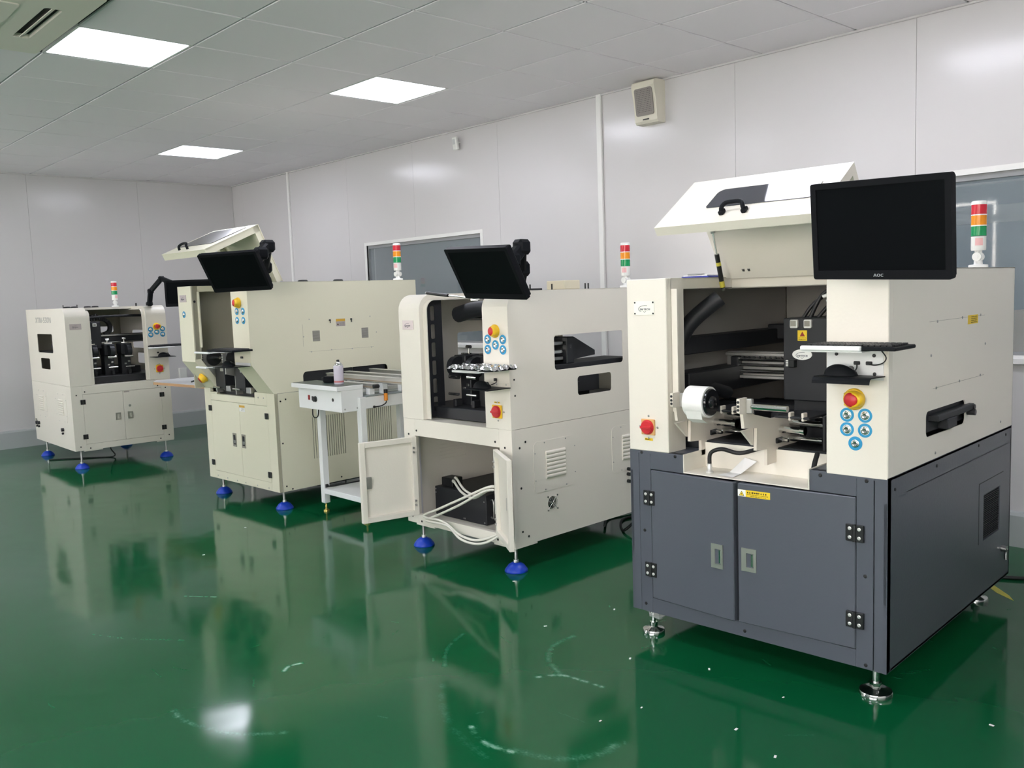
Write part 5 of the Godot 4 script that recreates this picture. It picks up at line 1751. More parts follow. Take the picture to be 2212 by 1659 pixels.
	for x in [-0.30, -0.02]:      # two feeder cassettes behind stepped plates
		var poly := []
		for q in [[0.09, 1.06], [0.09, 1.005], [0.07, 0.99], [0.07, 0.92], [0.0, 0.90], [0.0, 0.77], [-0.20, 0.77], [-0.20, 0.98], [0.03, 0.98], [0.05, 1.06]]: poly.append(Vector2(-q[0], q[1]))
		s = st()
		prism(s, poly, x, x + 0.012, Transform3D(RX, Vector3.ZERO))
		var f := part(t, "feeder_plate", s, "aluminium")
		for y in [1.015, 1.032, 1.05]: screw(f, Vector3(x + 0.006, y, 0.09), Basis(), "dark_metal", 0.004)
		s = st()
		bx(s, x + 0.02, x + 0.15, 0.80, 0.965, -0.18, 0.01, 0.004)
		part(f, "cassette", s, "anodised")
		s = st()
		cyl(s, Vector3(x + 0.07, 1.03, 0.045), Vector3(x + 0.085, 1.03, 0.045), 0.058, -1, 28)
		part(f, "reel_disc", s, "hinge_black")
		for q in [[0.012, 0.17, 1.03, 0.045, 0.010], [0.02, 0.12, 0.815, 0.03, 0.006], [0.10, 0.22, 0.915, -0.02, 0.010]]:
			s = st()
			cyl(s, Vector3(x + q[0], q[2], q[3]), Vector3(x + q[1], q[2], q[3]), q[4], -1, 16)
			part(f, "roller", s, "chrome")
		for q in [[0.10, 0.14, 0.930, 0.952, 0.005, 0.015], [0.18, 0.24, 0.79, 0.83, -0.02, 0.02]]:
			s = st()
			bx(s, x + q[0], x + q[1], q[2], q[3], q[4], q[5], 0.002)
			part(f, "bright_plate", s, "steel")
	s = st()
	bx(s, -0.10, 0.23, 0.775, 0.90, -0.30, -0.19, 0.004)
	part(t, "drive_block", s, "dark_metal")
	# ---- lid, open wide
	var A := Vector2(0.300, 1.765)
	var C := Vector2(-0.106, 1.940)
	var f2 := (A - C).normalized()
	var g2 := Vector2(f2.y, -f2.x)
	if g2.y > 0.0: g2 = -g2
	var H := C + g2 * 0.418
	var e := 0.046
	s = st()
	var n2 := -g2
	var lb := Basis(Vector3(1, 0, 0), Vector3(0, -f2.y, -f2.x), Vector3(0, n2.y, n2.x))
	var lat := Vector3(0, A.y, A.x)
	var L := (A - C).length()
	# face sheet with a window opening and turned-down rims; back sheet the same way
	panel(s, -0.385, 0.0, 0.240, L, 0.004, [], Transform3D(lb, lat))
	panel(s, -0.381, 0.004, 0.236, L - 0.004, e - 0.004, [[-0.335, 0.05, 0.190, L - 0.05, 0.0]], Transform3D(lb, lat - lb.z * 0.004))
	var tb := Basis(Vector3(1, 0, 0), Vector3(0, g2.y, g2.x), Vector3(0, -f2.y, -f2.x))
	if tb.determinant() < 0.0: tb = Basis(Vector3(-1, 0, 0), tb.y, tb.z)
	var cat := Vector3(0, C.y, C.x)
	var sx := tb.x.x
	panel(s, -0.240 if sx < 0 else -0.385, 0.0, 0.385 if sx < 0 else 0.240, 0.418, 0.004, [], Transform3D(tb, cat))
	panel(s, -0.236 if sx < 0 else -0.381, 0.004, 0.381 if sx < 0 else 0.236, 0.414, e - 0.004, [[-0.190 if sx < 0 else -0.335, 0.05, 0.335 if sx < 0 else 0.190, 0.37, 0.0]], Transform3D(tb, cat - tb.z * 0.004))
	var lid := part(t, "lid", s, "ivory")
	s = st()
	panel(s, -0.330, 0.115, 0.150, 0.405, 0.004, [], Transform3D(lb, lat + lb.z * 0.004), [0.02, 0.02, 0.02, 0.02])
	part(lid, "lid_window", s, "acrylic_grey")
	s = st()
	var hp := []
	for q in [[-0.205, 0.055, 0.0], [-0.200, 0.058, 0.024], [-0.180, 0.075, 0.034], [-0.145, 0.078, 0.036], [-0.110, 0.075, 0.034], [-0.090, 0.058, 0.024], [-0.085, 0.055, 0.0]]: hp.append(lat + lb * Vector3(q[0], q[1], q[2]))
	tube(s, hp, 0.009, 10, 3)
	part(lid, "lid_handle", s, "black_plastic")
	gas_strut(t, Vector3(0.22, 1.548, -0.19), Vector3(0.22, 1.73, -0.11), 0.010, 0.60)
	# ---- operator fittings
	emergency_stop(t, Vector3(0.372, 1.411, zc + 0.001), 1.0)
	for q in [[0.346, 1.3556], [0.425, 1.3550], [0.345, 1.2960], [0.425, 1.2955]]: push_button(t, Vector3(q[0], q[1], zc + 0.001), true)
	push_button(t, Vector3(-0.4085, 1.3419, zc + 0.001), true)
	s = st()
	panel(s, -0.457, 1.430, -0.359, 1.480, 0.002, [], Transform3D(Basis(), Vector3(0, 0, zc + 0.0025)))
	var np := part(t, "name_plate", s, "plate_metal")
	oval_logo(np, Vector3(-0.408, 1.452, zc + 0.0025), 0.8)
	screw(t, Vector3(-0.2875, 1.431, 0.128), Basis(Vector3.UP, PI / 2), "dark_metal", 0.009)
	var sl := Basis(Vector3(1, 0, 0), deg_to_rad(37))
	emergency_stop(t, Vector3(-0.345, 0.885, 0.068), 1.05, sl)
	s = st()
	bx(s, 0.20, 0.30, 1.088, 1.094, zc, zc + 0.17, 0.001)
	bx(s, 0.05, 0.245, 1.083, 1.096, zc + 0.155, zc + 0.172, 0.004)
	bx(s, 0.285, 0.45, 1.094, 1.097, zc, zc + 0.16, 0.001)
	part(t, "keyboard_bracket", s, "white_paint")
	s = st()
	bx(s, 0.275, 0.48, 0.996, 1.0, zc + 0.002, zc + 0.16, 0.001)
	part(t, "mouse_shelf", s, "black_plastic")
	s = st()
	bx(s, 0.04, 0.19, 0.983, 0.996, zc + 0.145, zc + 0.162, 0.003)
	bx(s, 0.19, 0.30, 0.992, 0.996, zc + 0.02, zc + 0.16, 0.001)
	bx(s, 0.29, 0.48, 0.996, 1.018, zc, zc + 0.003, 0.001)
	part(t, "shelf_bracket", s, "white_paint")
	for q in [[0.380, 1.052], [0.380, 1.105]]:
		s = st()
		bx(s, q[0] - 0.012, q[0] + 0.012, q[1] - 0.006, q[1] + 0.008, zc, zc + 0.010, 0.002)
		part(t, "usb_socket", s, "hinge_black")
	signal_tower(t, Vector3(0.42, y2, -1.148), 1.1)
	for q in [[0.35, -0.36], [0.40, -0.62]]:
		s = st()
		lathe(s, [[0.035, y2], [0.035, y2 + 0.008], [0.028, y2 + 0.014], [0.0, y2 + 0.015]], 16, Transform3D(Basis(), Vector3(q[0], 0, q[1])))
		part(t, "vent_cap", s, "hinge_black")


func monitor(called_label: String, c: Vector3, yaw: float, pitch: float, roll: float, w: float, h: float, arm: Array, brand: bool, arm_r := 0.03) -> void:
	var t := thing("monitor", called_label, "monitor", Vector3.ZERO, 0.0, "")
	var b := Basis.from_euler(Vector3(pitch, yaw, roll))
	t.position = c
	var s := st()
	var bz := 0.018
	panel(s, -w / 2, -h / 2, w / 2, h / 2, 0.022, [[-w / 2 + bz, -h / 2 + bz * 1.5, w / 2 - bz, h / 2 - bz, 0.0]], Transform3D(b, Vector3.ZERO), [0.008, 0.008, 0.008, 0.008])
	var ho := part(t, "bezel", s, "bezel_black")
	s = st()
	panel(s, -w / 2 + bz - 0.002, -h / 2 + bz * 1.5 - 0.002, w / 2 - bz + 0.002, h / 2 - bz + 0.002, 0.004, [], Transform3D(b, b * Vector3(0, 0, -0.003)))
	part(t, "screen", s, "screen_black")
	s = st()
	box(s, b * Vector3(0, 0, -0.030), Vector3(w - 0.01, h - 0.01, 0.022), 0.010, b)
	box(s, b * Vector3(0, -0.01, -0.050), Vector3(w * 0.6, h * 0.6, 0.024), 0.012, b)
	part(t, "rear_cover", s, "black_plastic")
	if brand: words(t, "brand_lettering", "AOC", 0.0085, "letter_silver", b * Vector3(0, -h / 2 + 0.0125, 0.0003), b, true, 1.3)
	var pts := []
	for q in arm: pts.append(Vector3(q[0], q[1], q[2]) - c)
	s = st()
	box(s, b * Vector3(0, 0, -0.068), Vector3(0.11, 0.11, 0.014), 0.004, b)
	for k in pts.size() - 1:
		var d: Vector3 = pts[k + 1] - pts[k]
		var f := frame_of(d)
		box(s, (pts[k] + pts[k + 1]) / 2.0, Vector3(arm_r * 1.3, arm_r * 2.0, d.length() + arm_r * 0.9), arm_r * 0.45, f)
	for k in range(1, pts.size() - 1): box(s, pts[k], Vector3(2.3, 2.1, 2.0) * arm_r, arm_r * 0.6)
	cyl(s, pts[-1], pts[-1] + Vector3(0, 0.03, 0), arm_r * 1.3, arm_r * 1.1, 18)
	cyl(s, b * Vector3(0, 0, -0.07), pts[0], arm_r * 0.8, -1, 14)
	part(t, "monitor_arm", s, "black_plastic")
	s = st()
	if pts.size() > 2:
		var m: Vector3 = (pts[0] + pts[1]) / 2.0
		var dd: Vector3 = (pts[1] - pts[0]).normalized()
		cyl(s, m + Vector3(0, 0, arm_r * 0.7) - dd * 0.03, m + Vector3(0, 0, arm_r * 0.7) + dd * 0.03, 0.005, -1, 8)
	part(t, "arm_bolts", s, "steel")

func keyboard(label: String, at: Vector3, turn: float, w: float, d: float, wrap := false) -> void:
	var t := thing("keyboard", label, "keyboard", at, turn, "")
	var s := st()
	box(s, Vector3(0, 0.007, 0), Vector3(w, 0.012, d), 0.004)
	part(t, "base", s, "black_plastic")
	var key := shared("key", func(q): box(q, Vector3(0, 0.003, 0), Vector3(0.0155, 0.006, 0.0155), 0.002))
	if not wrap:
		var nx := int((w - 0.02) / 0.0185)
		var nz := int((d - 0.02) / 0.019)
		for i in nx:
			for j in nz:
				part(t, "key", key, "hinge_black", Vector3(-w / 2 + 0.019 + i * 0.0185, 0.0125, -d / 2 + 0.019 + j * 0.019))
	else:
		s = st()
		var n := FastNoiseLite.new()
		n.seed = 8; n.frequency = 22.0
		var m := 26
		var grid := []
		for i in m + 1:
			var row := []
			for j in m + 1:
				var x := lerpf(-w / 2 - 0.012, w / 2 + 0.012, float(i) / m)
				var z := lerpf(-d / 2 - 0.010, d / 2 + 0.010, float(j) / m)
				var e: float = maxf(absf(x) - w / 2, absf(z) - d / 2)
				row.append(Vector3(x, (0.021 if e < 0 else 0.010) + n.get_noise_2d(x, z) * 0.014, z))
			grid.append(row)
		for i in m:
			for j in m: quad(s, grid[i][j], grid[i][j + 1], grid[i + 1][j + 1], grid[i + 1][j])
		part(t, "crinkled_wrap", s, "foil")

func mouse(label: String, at: Vector3, turn: float, k := 1.0, cable := []) -> void:
	var t := thing("computer_mouse", label, "mouse", at, turn, "")
	var s := st()
	var n := 16
	var rows := []
	for i in 9:
		var a := PI * i / 8.0
		var row := []
		for j in n + 1:
			var u := float(j) / n
			var prof := sin(PI * pow(u, 0.8))
			var hh := 0.034 * k * pow(maxf(prof, 0.0), 0.6)
			var wd := 0.030 * k * pow(maxf(sin(PI * u), 0.0), 0.45)
			row.append(Vector3((u - 0.5) * 0.105 * k, hh * sin(a), -wd * cos(a)))
		rows.append(row)
	s.set_smooth_group(1)
	for i in 8:
		for j in n: quad(s, rows[i][j], rows[i + 1][j], rows[i + 1][j + 1], rows[i][j + 1])
	s.set_smooth_group(-1)
	part(t, "shell", s, "black_plastic")
	s = st()
	cyl(s, Vector3(0.030 * k, 0.020 * k, -0.004), Vector3(0.030 * k, 0.020 * k, 0.004), 0.009 * k, -1, 14)
	part(t, "wheel", s, "hinge_black")
	if cable:
		s = st()
		var pts := []
		for q in cable: pts.append(t.transform.affine_inverse() * Vector3(q[0], q[1], q[2]))
		tube(s, pts, 0.002, 6)
		part(t, "mouse_cable", s, "cable_black")

func loc(o: Vector3, th: float, l: Vector3) -> Vector3:
	return o + Basis(Vector3.UP, th) * l

func desk_gear() -> void:
	var o4 := Vector3(0.5841, 0, 2.4697)
	var o3 := Vector3(0.7345, 0, 0.6158)
	var o2 := Vector3(0.6247, 0, -1.6471)
	var o1 := Vector3(0.6754, 0, -4.0329)
	monitor("black monitor with silver brand mark beside the slate machine's raised lid", Vector3(0.357, 1.5517, 3.0613), -1.661, 0.127, -0.037, 0.430, 0.290, [[0.45, 1.55, 3.04], [0.62, 1.56, 2.98], [0.80, 1.56, 2.90], [0.80, 1.445, 2.90]], true, 0.024)
	monitor("black monitor tilted down over the machine with open doors", Vector3(0.565, 1.501, 1.099), -1.57, 0.528, -0.042, 0.427, 0.272, [[0.66, 1.50, 1.07], [0.80, 1.57, 1.035], [0.885, 1.635, 1.02], [0.945, 1.53, 0.95], [0.96, 1.42, 0.90]], false, 0.036)
	monitor("black monitor tilted down in front of the ivory machine lid", Vector3(0.334, 1.597, -0.975), -1.087, 0.569, 0.012, 0.427, 0.272, [[0.44, 1.60, -1.02], [0.56, 1.72, -1.05], [0.635, 1.77, -1.10], [0.68, 1.64, -1.24], [0.705, 1.545, -1.30]], false, 0.038)
	monitor("black monitor on a bent arm above the machine by the end wall", Vector3(1.125, 1.517, -3.50), -0.72, 0.02, 0.0, 0.425, 0.232, [[1.07, 1.60, -3.66], [1.06, 1.66, -3.93], [1.00, 1.55, -4.05], [0.985, 1.425, -4.06]], false, 0.022)
	keyboard("black compact keyboard on the white bracket of the slate machine", loc(o4, -1.5191, Vector3(0.448, 1.191, 0.086)), -1.5191, 0.305, 0.165)
	keyboard("keyboard wrapped in crinkled clear foil on a white bracket", loc(o3, -1.5512, Vector3(0.345, 1.041, 0.090)), -1.5512, 0.31, 0.160, true)
	keyboard("thin black keyboard on the bracket of the ivory machine", loc(o2, -1.5225, Vector3(0.37, 1.098, 0.235)), -1.5225, 0.33, 0.150)
	keyboard("grey-topped keyboard on the far machine by the end wall", loc(o1, -0.0151, Vector3(0.40, 1.041, 0.085)), -0.0151, 0.30, 0.15)
	mouse("black mouse on the shelf under the compact keyboard", loc(o4, -1.5191, Vector3(0.385, 1.104, 0.062)), -1.5191 + 0.15, 1.05)
	mouse("black mouse on the shelf under the foil-wrapped keyboard", loc(o3, -1.5512, Vector3(0.330, 0.951, 0.085)), -1.5512 + 0.1, 1.05)
	mouse("black mouse on the shelf of the ivory machine", loc(o2, -1.5225, Vector3(0.345, 1.001, zc2())), -1.5225 + 0.1, 1.1)
	mouse("black mouse on the shelf of the machine by the end wall", loc(o1, -0.0151, Vector3(0.365, 0.951, 0.085)), -0.0151, 1.1)
	# leads from keyboard and mouse to the sockets of the slate machine
	var s := st()
	var pts := []
	for q in [[0.530, 1.190, 0.10], [0.530, 1.165, 0.06], [0.510, 1.145, 0.03], [0.480, 1.136, 0.02], [0.455, 1.138, 0.014]]: pts.append(loc(o4, -1.5191, Vector3(q[0], q[1], q[2])))
	tube(s, pts, 0.002, 6)
	tag(part(self, numbered("keyboard_lead"), s, "cable_black"), "thin dark lead hanging below the compact keyboard", "cable")
	s = st()
	pts = []
	for q in [[0.430, 1.118, 0.06], [0.424, 1.125, 0.03], [0.418, 1.138, 0.014]]: pts.append(loc(o4, -1.5191, Vector3(q[0], q[1], q[2])))
	tube(s, pts, 0.0022, 6)
	tag(part(self, numbered("mouse_lead"), s, "cable_black"), "short dark lead from the mouse to a socket on the slate machine", "cable")
	s = st()
	pts = []
	for q in [[0.375, 0.966, 0.07], [0.372, 0.975, 0.03], [0.342, 0.985, 0.010]]: pts.append(loc(o3, -1.5512, Vector3(q[0], q[1], q[2])))
	tube(s, pts, 0.0022, 6)
	tag(part(self, numbered("mouse_lead"), s, "cable_black"), "short lead from the mouse below the foil-wrapped keyboard", "cable")
	# paper roll on the left feeder of the slate machine
	var t := thing("label_roll", "white paper label roll with black hub on the feeder of the slate machine", "paper roll", loc(o4, -1.5191, Vector3(-0.17, 0.980, 0.020)), -1.5191)
	s = st()
	lathe(s, [[0.026, -0.045], [0.058, -0.045], [0.058, -0.045], [0.058, 0.040], [0.058, 0.040], [0.026, 0.040]], 40, toward(Vector3(1, 0, 0)))
	part(t, "paper", s, "paper")
	s = st()
	lathe(s, [[0.0, 0.036], [0.050, 0.036], [0.050, 0.036], [0.051, 0.044], [0.048, 0.050], [0.048, 0.050], [0.024, 0.050], [0.024, 0.050], [0.020, 0.058], [0.0, 0.060]], 32, toward(Vector3(1, 0, 0)))
	part(t, "hub_flange", s, "hub_black")
	s = st()
	var web := []
	for q in [[0.056, 0.0, 0.0], [0.050, -0.028, 0.0], [0.036, -0.062, 0.0], [0.0, -0.080, -0.004], [-0.03, -0.085, -0.004]]: web.append(q)
	for k in web.size() - 1:
		var a: Array = web[k]
		var c: Array = web[k + 1]
		var z0 := 0.025 - k * 0.022
		var z1 := 0.025 - (k + 1) * 0.022
		quad(s, Vector3(-0.036, a[1] * 1.0 - 0.0, a[0]), Vector3(0.030, a[1], a[0]), Vector3(0.030, c[1], c[0]), Vector3(-0.036, c[1], c[0]))
	part(t, "label_web", s, "paper")
	# paper strip lying in the tray
	s = st()
	var l := [Vector3(-0.125, 0.7005, -0.02), Vector3(-0.055, 0.7005, -0.005), Vector3(-0.060, 0.702, -0.075), Vector3(-0.11, 0.702, -0.08), Vector3(-0.07, 0.755, -0.125), Vector3(-0.02, 0.745, -0.125)]
	for tri_ in [[0, 1, 2, 3], [3, 2, 5, 4]]:
		var v := []
		for k in tri_: v.append(loc(o4, -1.5191, l[k]))
		quad(s, v[0], v[1], v[2], v[3])
		quad(s, v[3] + Vector3(0, 0.0006, 0), v[2] + Vector3(0, 0.0006, 0), v[1] + Vector3(0, 0.0006, 0), v[0] + Vector3(0, 0.0006, 0))
	tag(part(self, numbered("paper_strip"), s, "paper"), "curled strip of label backing paper in the cream tray", "paper")
	# clipboard on top of the slate machine
	t = thing("clipboard", "clipboard with blue edges lying on top of the slate machine", "clipboard", loc(o4, -1.5191, Vector3(-0.41, 1.444, -0.43)), -1.5191)
	s = st()
	box(s, Vector3(0, 0.004, 0), Vector3(0.13, 0.006, 0.20), 0.002)
	part(t, "board", s, "blue_clip")
	s = st()
	box(s, Vector3(0, 0.0095, 0.005), Vector3(0.115, 0.005, 0.185), 0.001)
	part(t, "papers", s, "paper")
	s = st()
	box(s, Vector3(0.0, 0.014, 0.09), Vector3(0.07, 0.006, 0.022), 0.002)
	part(t, "clip", s, "steel")
	# cream block on the open machine
	s = st()
	box(s, loc(o3, -1.5512, Vector3(0.37, 1.4435, -0.48)), Vector3(0.13, 0.046, 0.12), 0.003, Basis(Vector3.UP, -1.5512))
	tag(part(self, numbered("foam_block"), s, "foam"), "pale cream block standing on top of the machine with open doors", "block")

func zc2() -> float:
	return 0.235

func conveyor() -> void:
	var t := thing("conveyor_table", "white steel conveyor table with control box, aluminium rails and lower shelf", "conveyor", Vector3(0, 0, 0))
	var s := st()
	for q in [[0.86, -0.93], [0.86, -0.445], [1.48, -0.90], [1.48, -0.42]]:
		s = st()
		bx(s, q[0] - 0.022, q[0] + 0.022, 0.06, 0.80, q[1] - 0.022, q[1] + 0.022, 0.003)
		var leg := part(t, "leg", s, "white_paint")
		s = st()
		lathe(s, [[0.0, 0.0], [0.020, 0.0], [0.020, 0.0], [0.020, 0.010], [0.012, 0.016], [0.006, 0.020], [0.006, 0.062]], 16, Transform3D(Basis(), Vector3(q[0], 0, q[1])))
		part(leg, "adjustable_foot", s, "brass")
	for q in [[0.86, 1.48, -0.445], [0.86, 1.48, -0.93]]:
		s = st()
		bx(s, q[0], q[1], 0.725, 0.800, q[2] - 0.02, q[2] + 0.02, 0.003)
		part(t, "side_beam", s, "white_paint")
	s = st()
	bx(s, 0.845, 0.88, 0.74, 0.80, -0.93, -0.445, 0.003)
	bx(s, 1.46, 1.50, 0.74, 0.80, -0.92, -0.42, 0.003)
	part(t, "cross_beam", s, "white_paint")
	s = st()
	bx(s, 0.842, 1.50, 0.125, 0.160, -0.935, -0.43, 0.003)
	part(t, "lower_shelf", s, "white_paint")
	s = st()
	bx(s, 0.88, 1.48, 0.800, 0.806, -0.95, -0.42, 0.001)
	part(t, "bed_plate", s, "galvanised")
	# control box
	s = st()
	bx(s, 0.722, 0.882, 0.716, 0.850, -0.965, -0.452, 0.002)
	var bo := part(t, "control_box", s, "white_paint")
	s = st()
	bx(s, 0.693, 0.884, 0.850, 0.878, -1.005, -0.450, 0.002)
	part(bo, "box_lid", s, "white_paint")
	s = st()
	bx(s, 0.700, 0.880, 0.8781, 0.8800, -0.998, -0.456, 0.0005)
	part(bo, "rubber_top", s, "rubber_mat")
	s = st()
	bx(s, 0.716, 0.723, 0.775, 0.805, -0.840, -0.822, 0.002)
	part(bo, "rocker_switch", s, "label_red")
	s = st()
	bx(s, 0.716, 0.723, 0.772, 0.800, -0.795, -0.780, 0.002)
	part(bo, "toggle", s, "hinge_black")
	s = st()
	cyl(s, Vector3(0.722, 0.784, -0.755), Vector3(0.706, 0.784, -0.755), 0.019, 0.016, 20)
	part(bo, "speed_knob", s, "hinge_black")
	s = st()
	cyl(s, Vector3(0.7225, 0.790, -0.548), Vector3(0.7205, 0.790, -0.548), 0.011, -1, 16)
	part(bo, "cable_grommet", s, "hinge_black")
	for z in [0.745, 0.835]: screw(bo, Vector3(z, 0.735, -0.452), Basis(), "steel", 0.006)
	s = st()
	tube(s, [Vector3(0.80, 0.716, -0.93), Vector3(0.795, 0.66, -0.925), Vector3(0.79, 0.645, -0.89), Vector3(0.795, 0.66, -0.86), Vector3(0.80, 0.72, -0.855)], 0.004, 6)
	part(bo, "loop_cable", s, "cable_black")
	# aluminium rails running from machine to machine
	for q in [[1.055, 0.870, 0.905], [1.20, 0.870, 0.905], [1.41, 0.870, 0.905], [0.955, 0.845, 0.872]]:
		s = st()
		var z0 := -1.13 if q[0] > 1.0 else -0.98
		var z1 := -0.10 if q[0] > 1.0 else -0.42
		bx(s, q[0] - 0.018, q[0] + 0.018, q[1], q[2], z0, z1, 0.002)
		bx(s, q[0] - 0.024, q[0] + 0.024, q[2], q[2] + 0.005, z0, z1, 0.001)
		var ra := part(t, "rail", s, "aluminium")
		s = st()
		bx(s, q[0] - 0.021, q[0] - 0.019, q[1] + 0.008, q[1] + 0.016, z0, z1, 0.0)
		part(ra, "belt", s, "belt_tan")
		for z in [-0.85, -0.48]:
			s = st()
			bx(s, q[0] - 0.02, q[0] + 0.02, 0.806, q[1], z - 0.02, z + 0.02, 0.002)
			part(ra, "rail_bracket", s, "white_paint")
		s = st()
		cyl(s, Vector3(q[0] - 0.02, q[2] - 0.012, z1 + 0.006), Vector3(q[0] + 0.02, q[2] - 0.012, z1 + 0.006), 0.012, -1, 14)
		part(ra, "end_pulley", s, "dark_metal")
	s = st()
	bx(s, 0.90, 1.46, 0.820, 0.845, -0.55, -0.50, 0.002)
	bx(s, 0.90, 1.46, 0.815, 0.835, -0.80, -0.75, 0.002)
	part(t, "cross_slide", s, "aluminium")
	# orange sensor on the beam
	s = st()
	cyl(s, Vector3(1.02, 0.765, -0.405), Vector3(1.02, 0.812, -0.405), 0.012, -1, 14)
	var se := part(t, "sensor", s, "sensor_orange")
	s = st()
	cyl(s, Vector3(1.02, 0.812, -0.405), Vector3(1.02, 0.836, -0.405), 0.0125, -1, 14)
	part(se, "sensor_cap", s, "hinge_black")
	s = st()
	tube(s, [Vector3(1.02, 0.767, -0.405), Vector3(1.018, 0.750, -0.405), Vector3(0.985, 0.735, -0.41), Vector3(0.94, 0.732, -0.422)], 0.0035, 6)
	cyl(s, Vector3(0.94, 0.732, -0.426), Vector3(0.94, 0.732, -0.416), 0.008, -1, 10)
	part(se, "sensor_cable", s, "cable_black")
	s = st()
	tube(s, [Vector3(0.866, 0.175, -0.905), Vector3(0.90, 0.170, -0.895), Vector3(1.1, 0.168, -0.90), Vector3(1.45, 0.168, -0.88)], 0.005, 6)
	cyl(s, Vector3(0.848, 0.177, -0.905), Vector3(0.866, 0.177, -0.905), 0.012, -1, 12)
	part(t, "shelf_cable", s, "cable_black")
	# spray can
	t = thing("spray_can", "white aerosol can with black nozzle standing on the conveyor control box", "spray can", Vector3(0.805, 0.880, -0.600))
	s = st()
	lathe(s, [[0.0, 0.0], [0.029, 0.0], [0.031, 0.003], [0.031, 0.115], [0.031, 0.115], [0.029, 0.118]], 28)
	part(t, "body", s, "can_label")
	s = st()
	lathe(s, [[0.030, 0.117], [0.029, 0.121], [0.022, 0.131], [0.014, 0.136], [0.014, 0.136], [0.014, 0.141], [0.0, 0.141]], 28)
	part(t, "shoulder", s, "chrome")
	s = st()
	lathe(s, [[0.009, 0.139], [0.009, 0.150], [0.007, 0.154], [0.0, 0.154]], 16)
	box(s, Vector3(-0.008, 0.148, 0), Vector3(0.008, 0.005, 0.006), 0.001)
	part(t, "nozzle", s, "hinge_black")
	s = st()
	lathe(s, [[0.0313, 0.012], [0.0313, 0.022]], 28)
	part(t, "red_band", s, "can_red")
	# black power supply beside it
	t = thing("power_adapter", "small black power adapter block lying beside the white spray can", "adapter", Vector3(0.83, 0.880, -0.755), 0.5)
	s = st()
	box(s, Vector3(0, 0.021, 0), Vector3(0.045, 0.040, 0.070), 0.005)
	part(t, "case", s, "black_plastic")
	s = st()
	box(s, Vector3(0, 0.025, -0.042), Vector3(0.030, 0.022, 0.016), 0.003)
	part(t, "plug_face", s, "hinge_black")

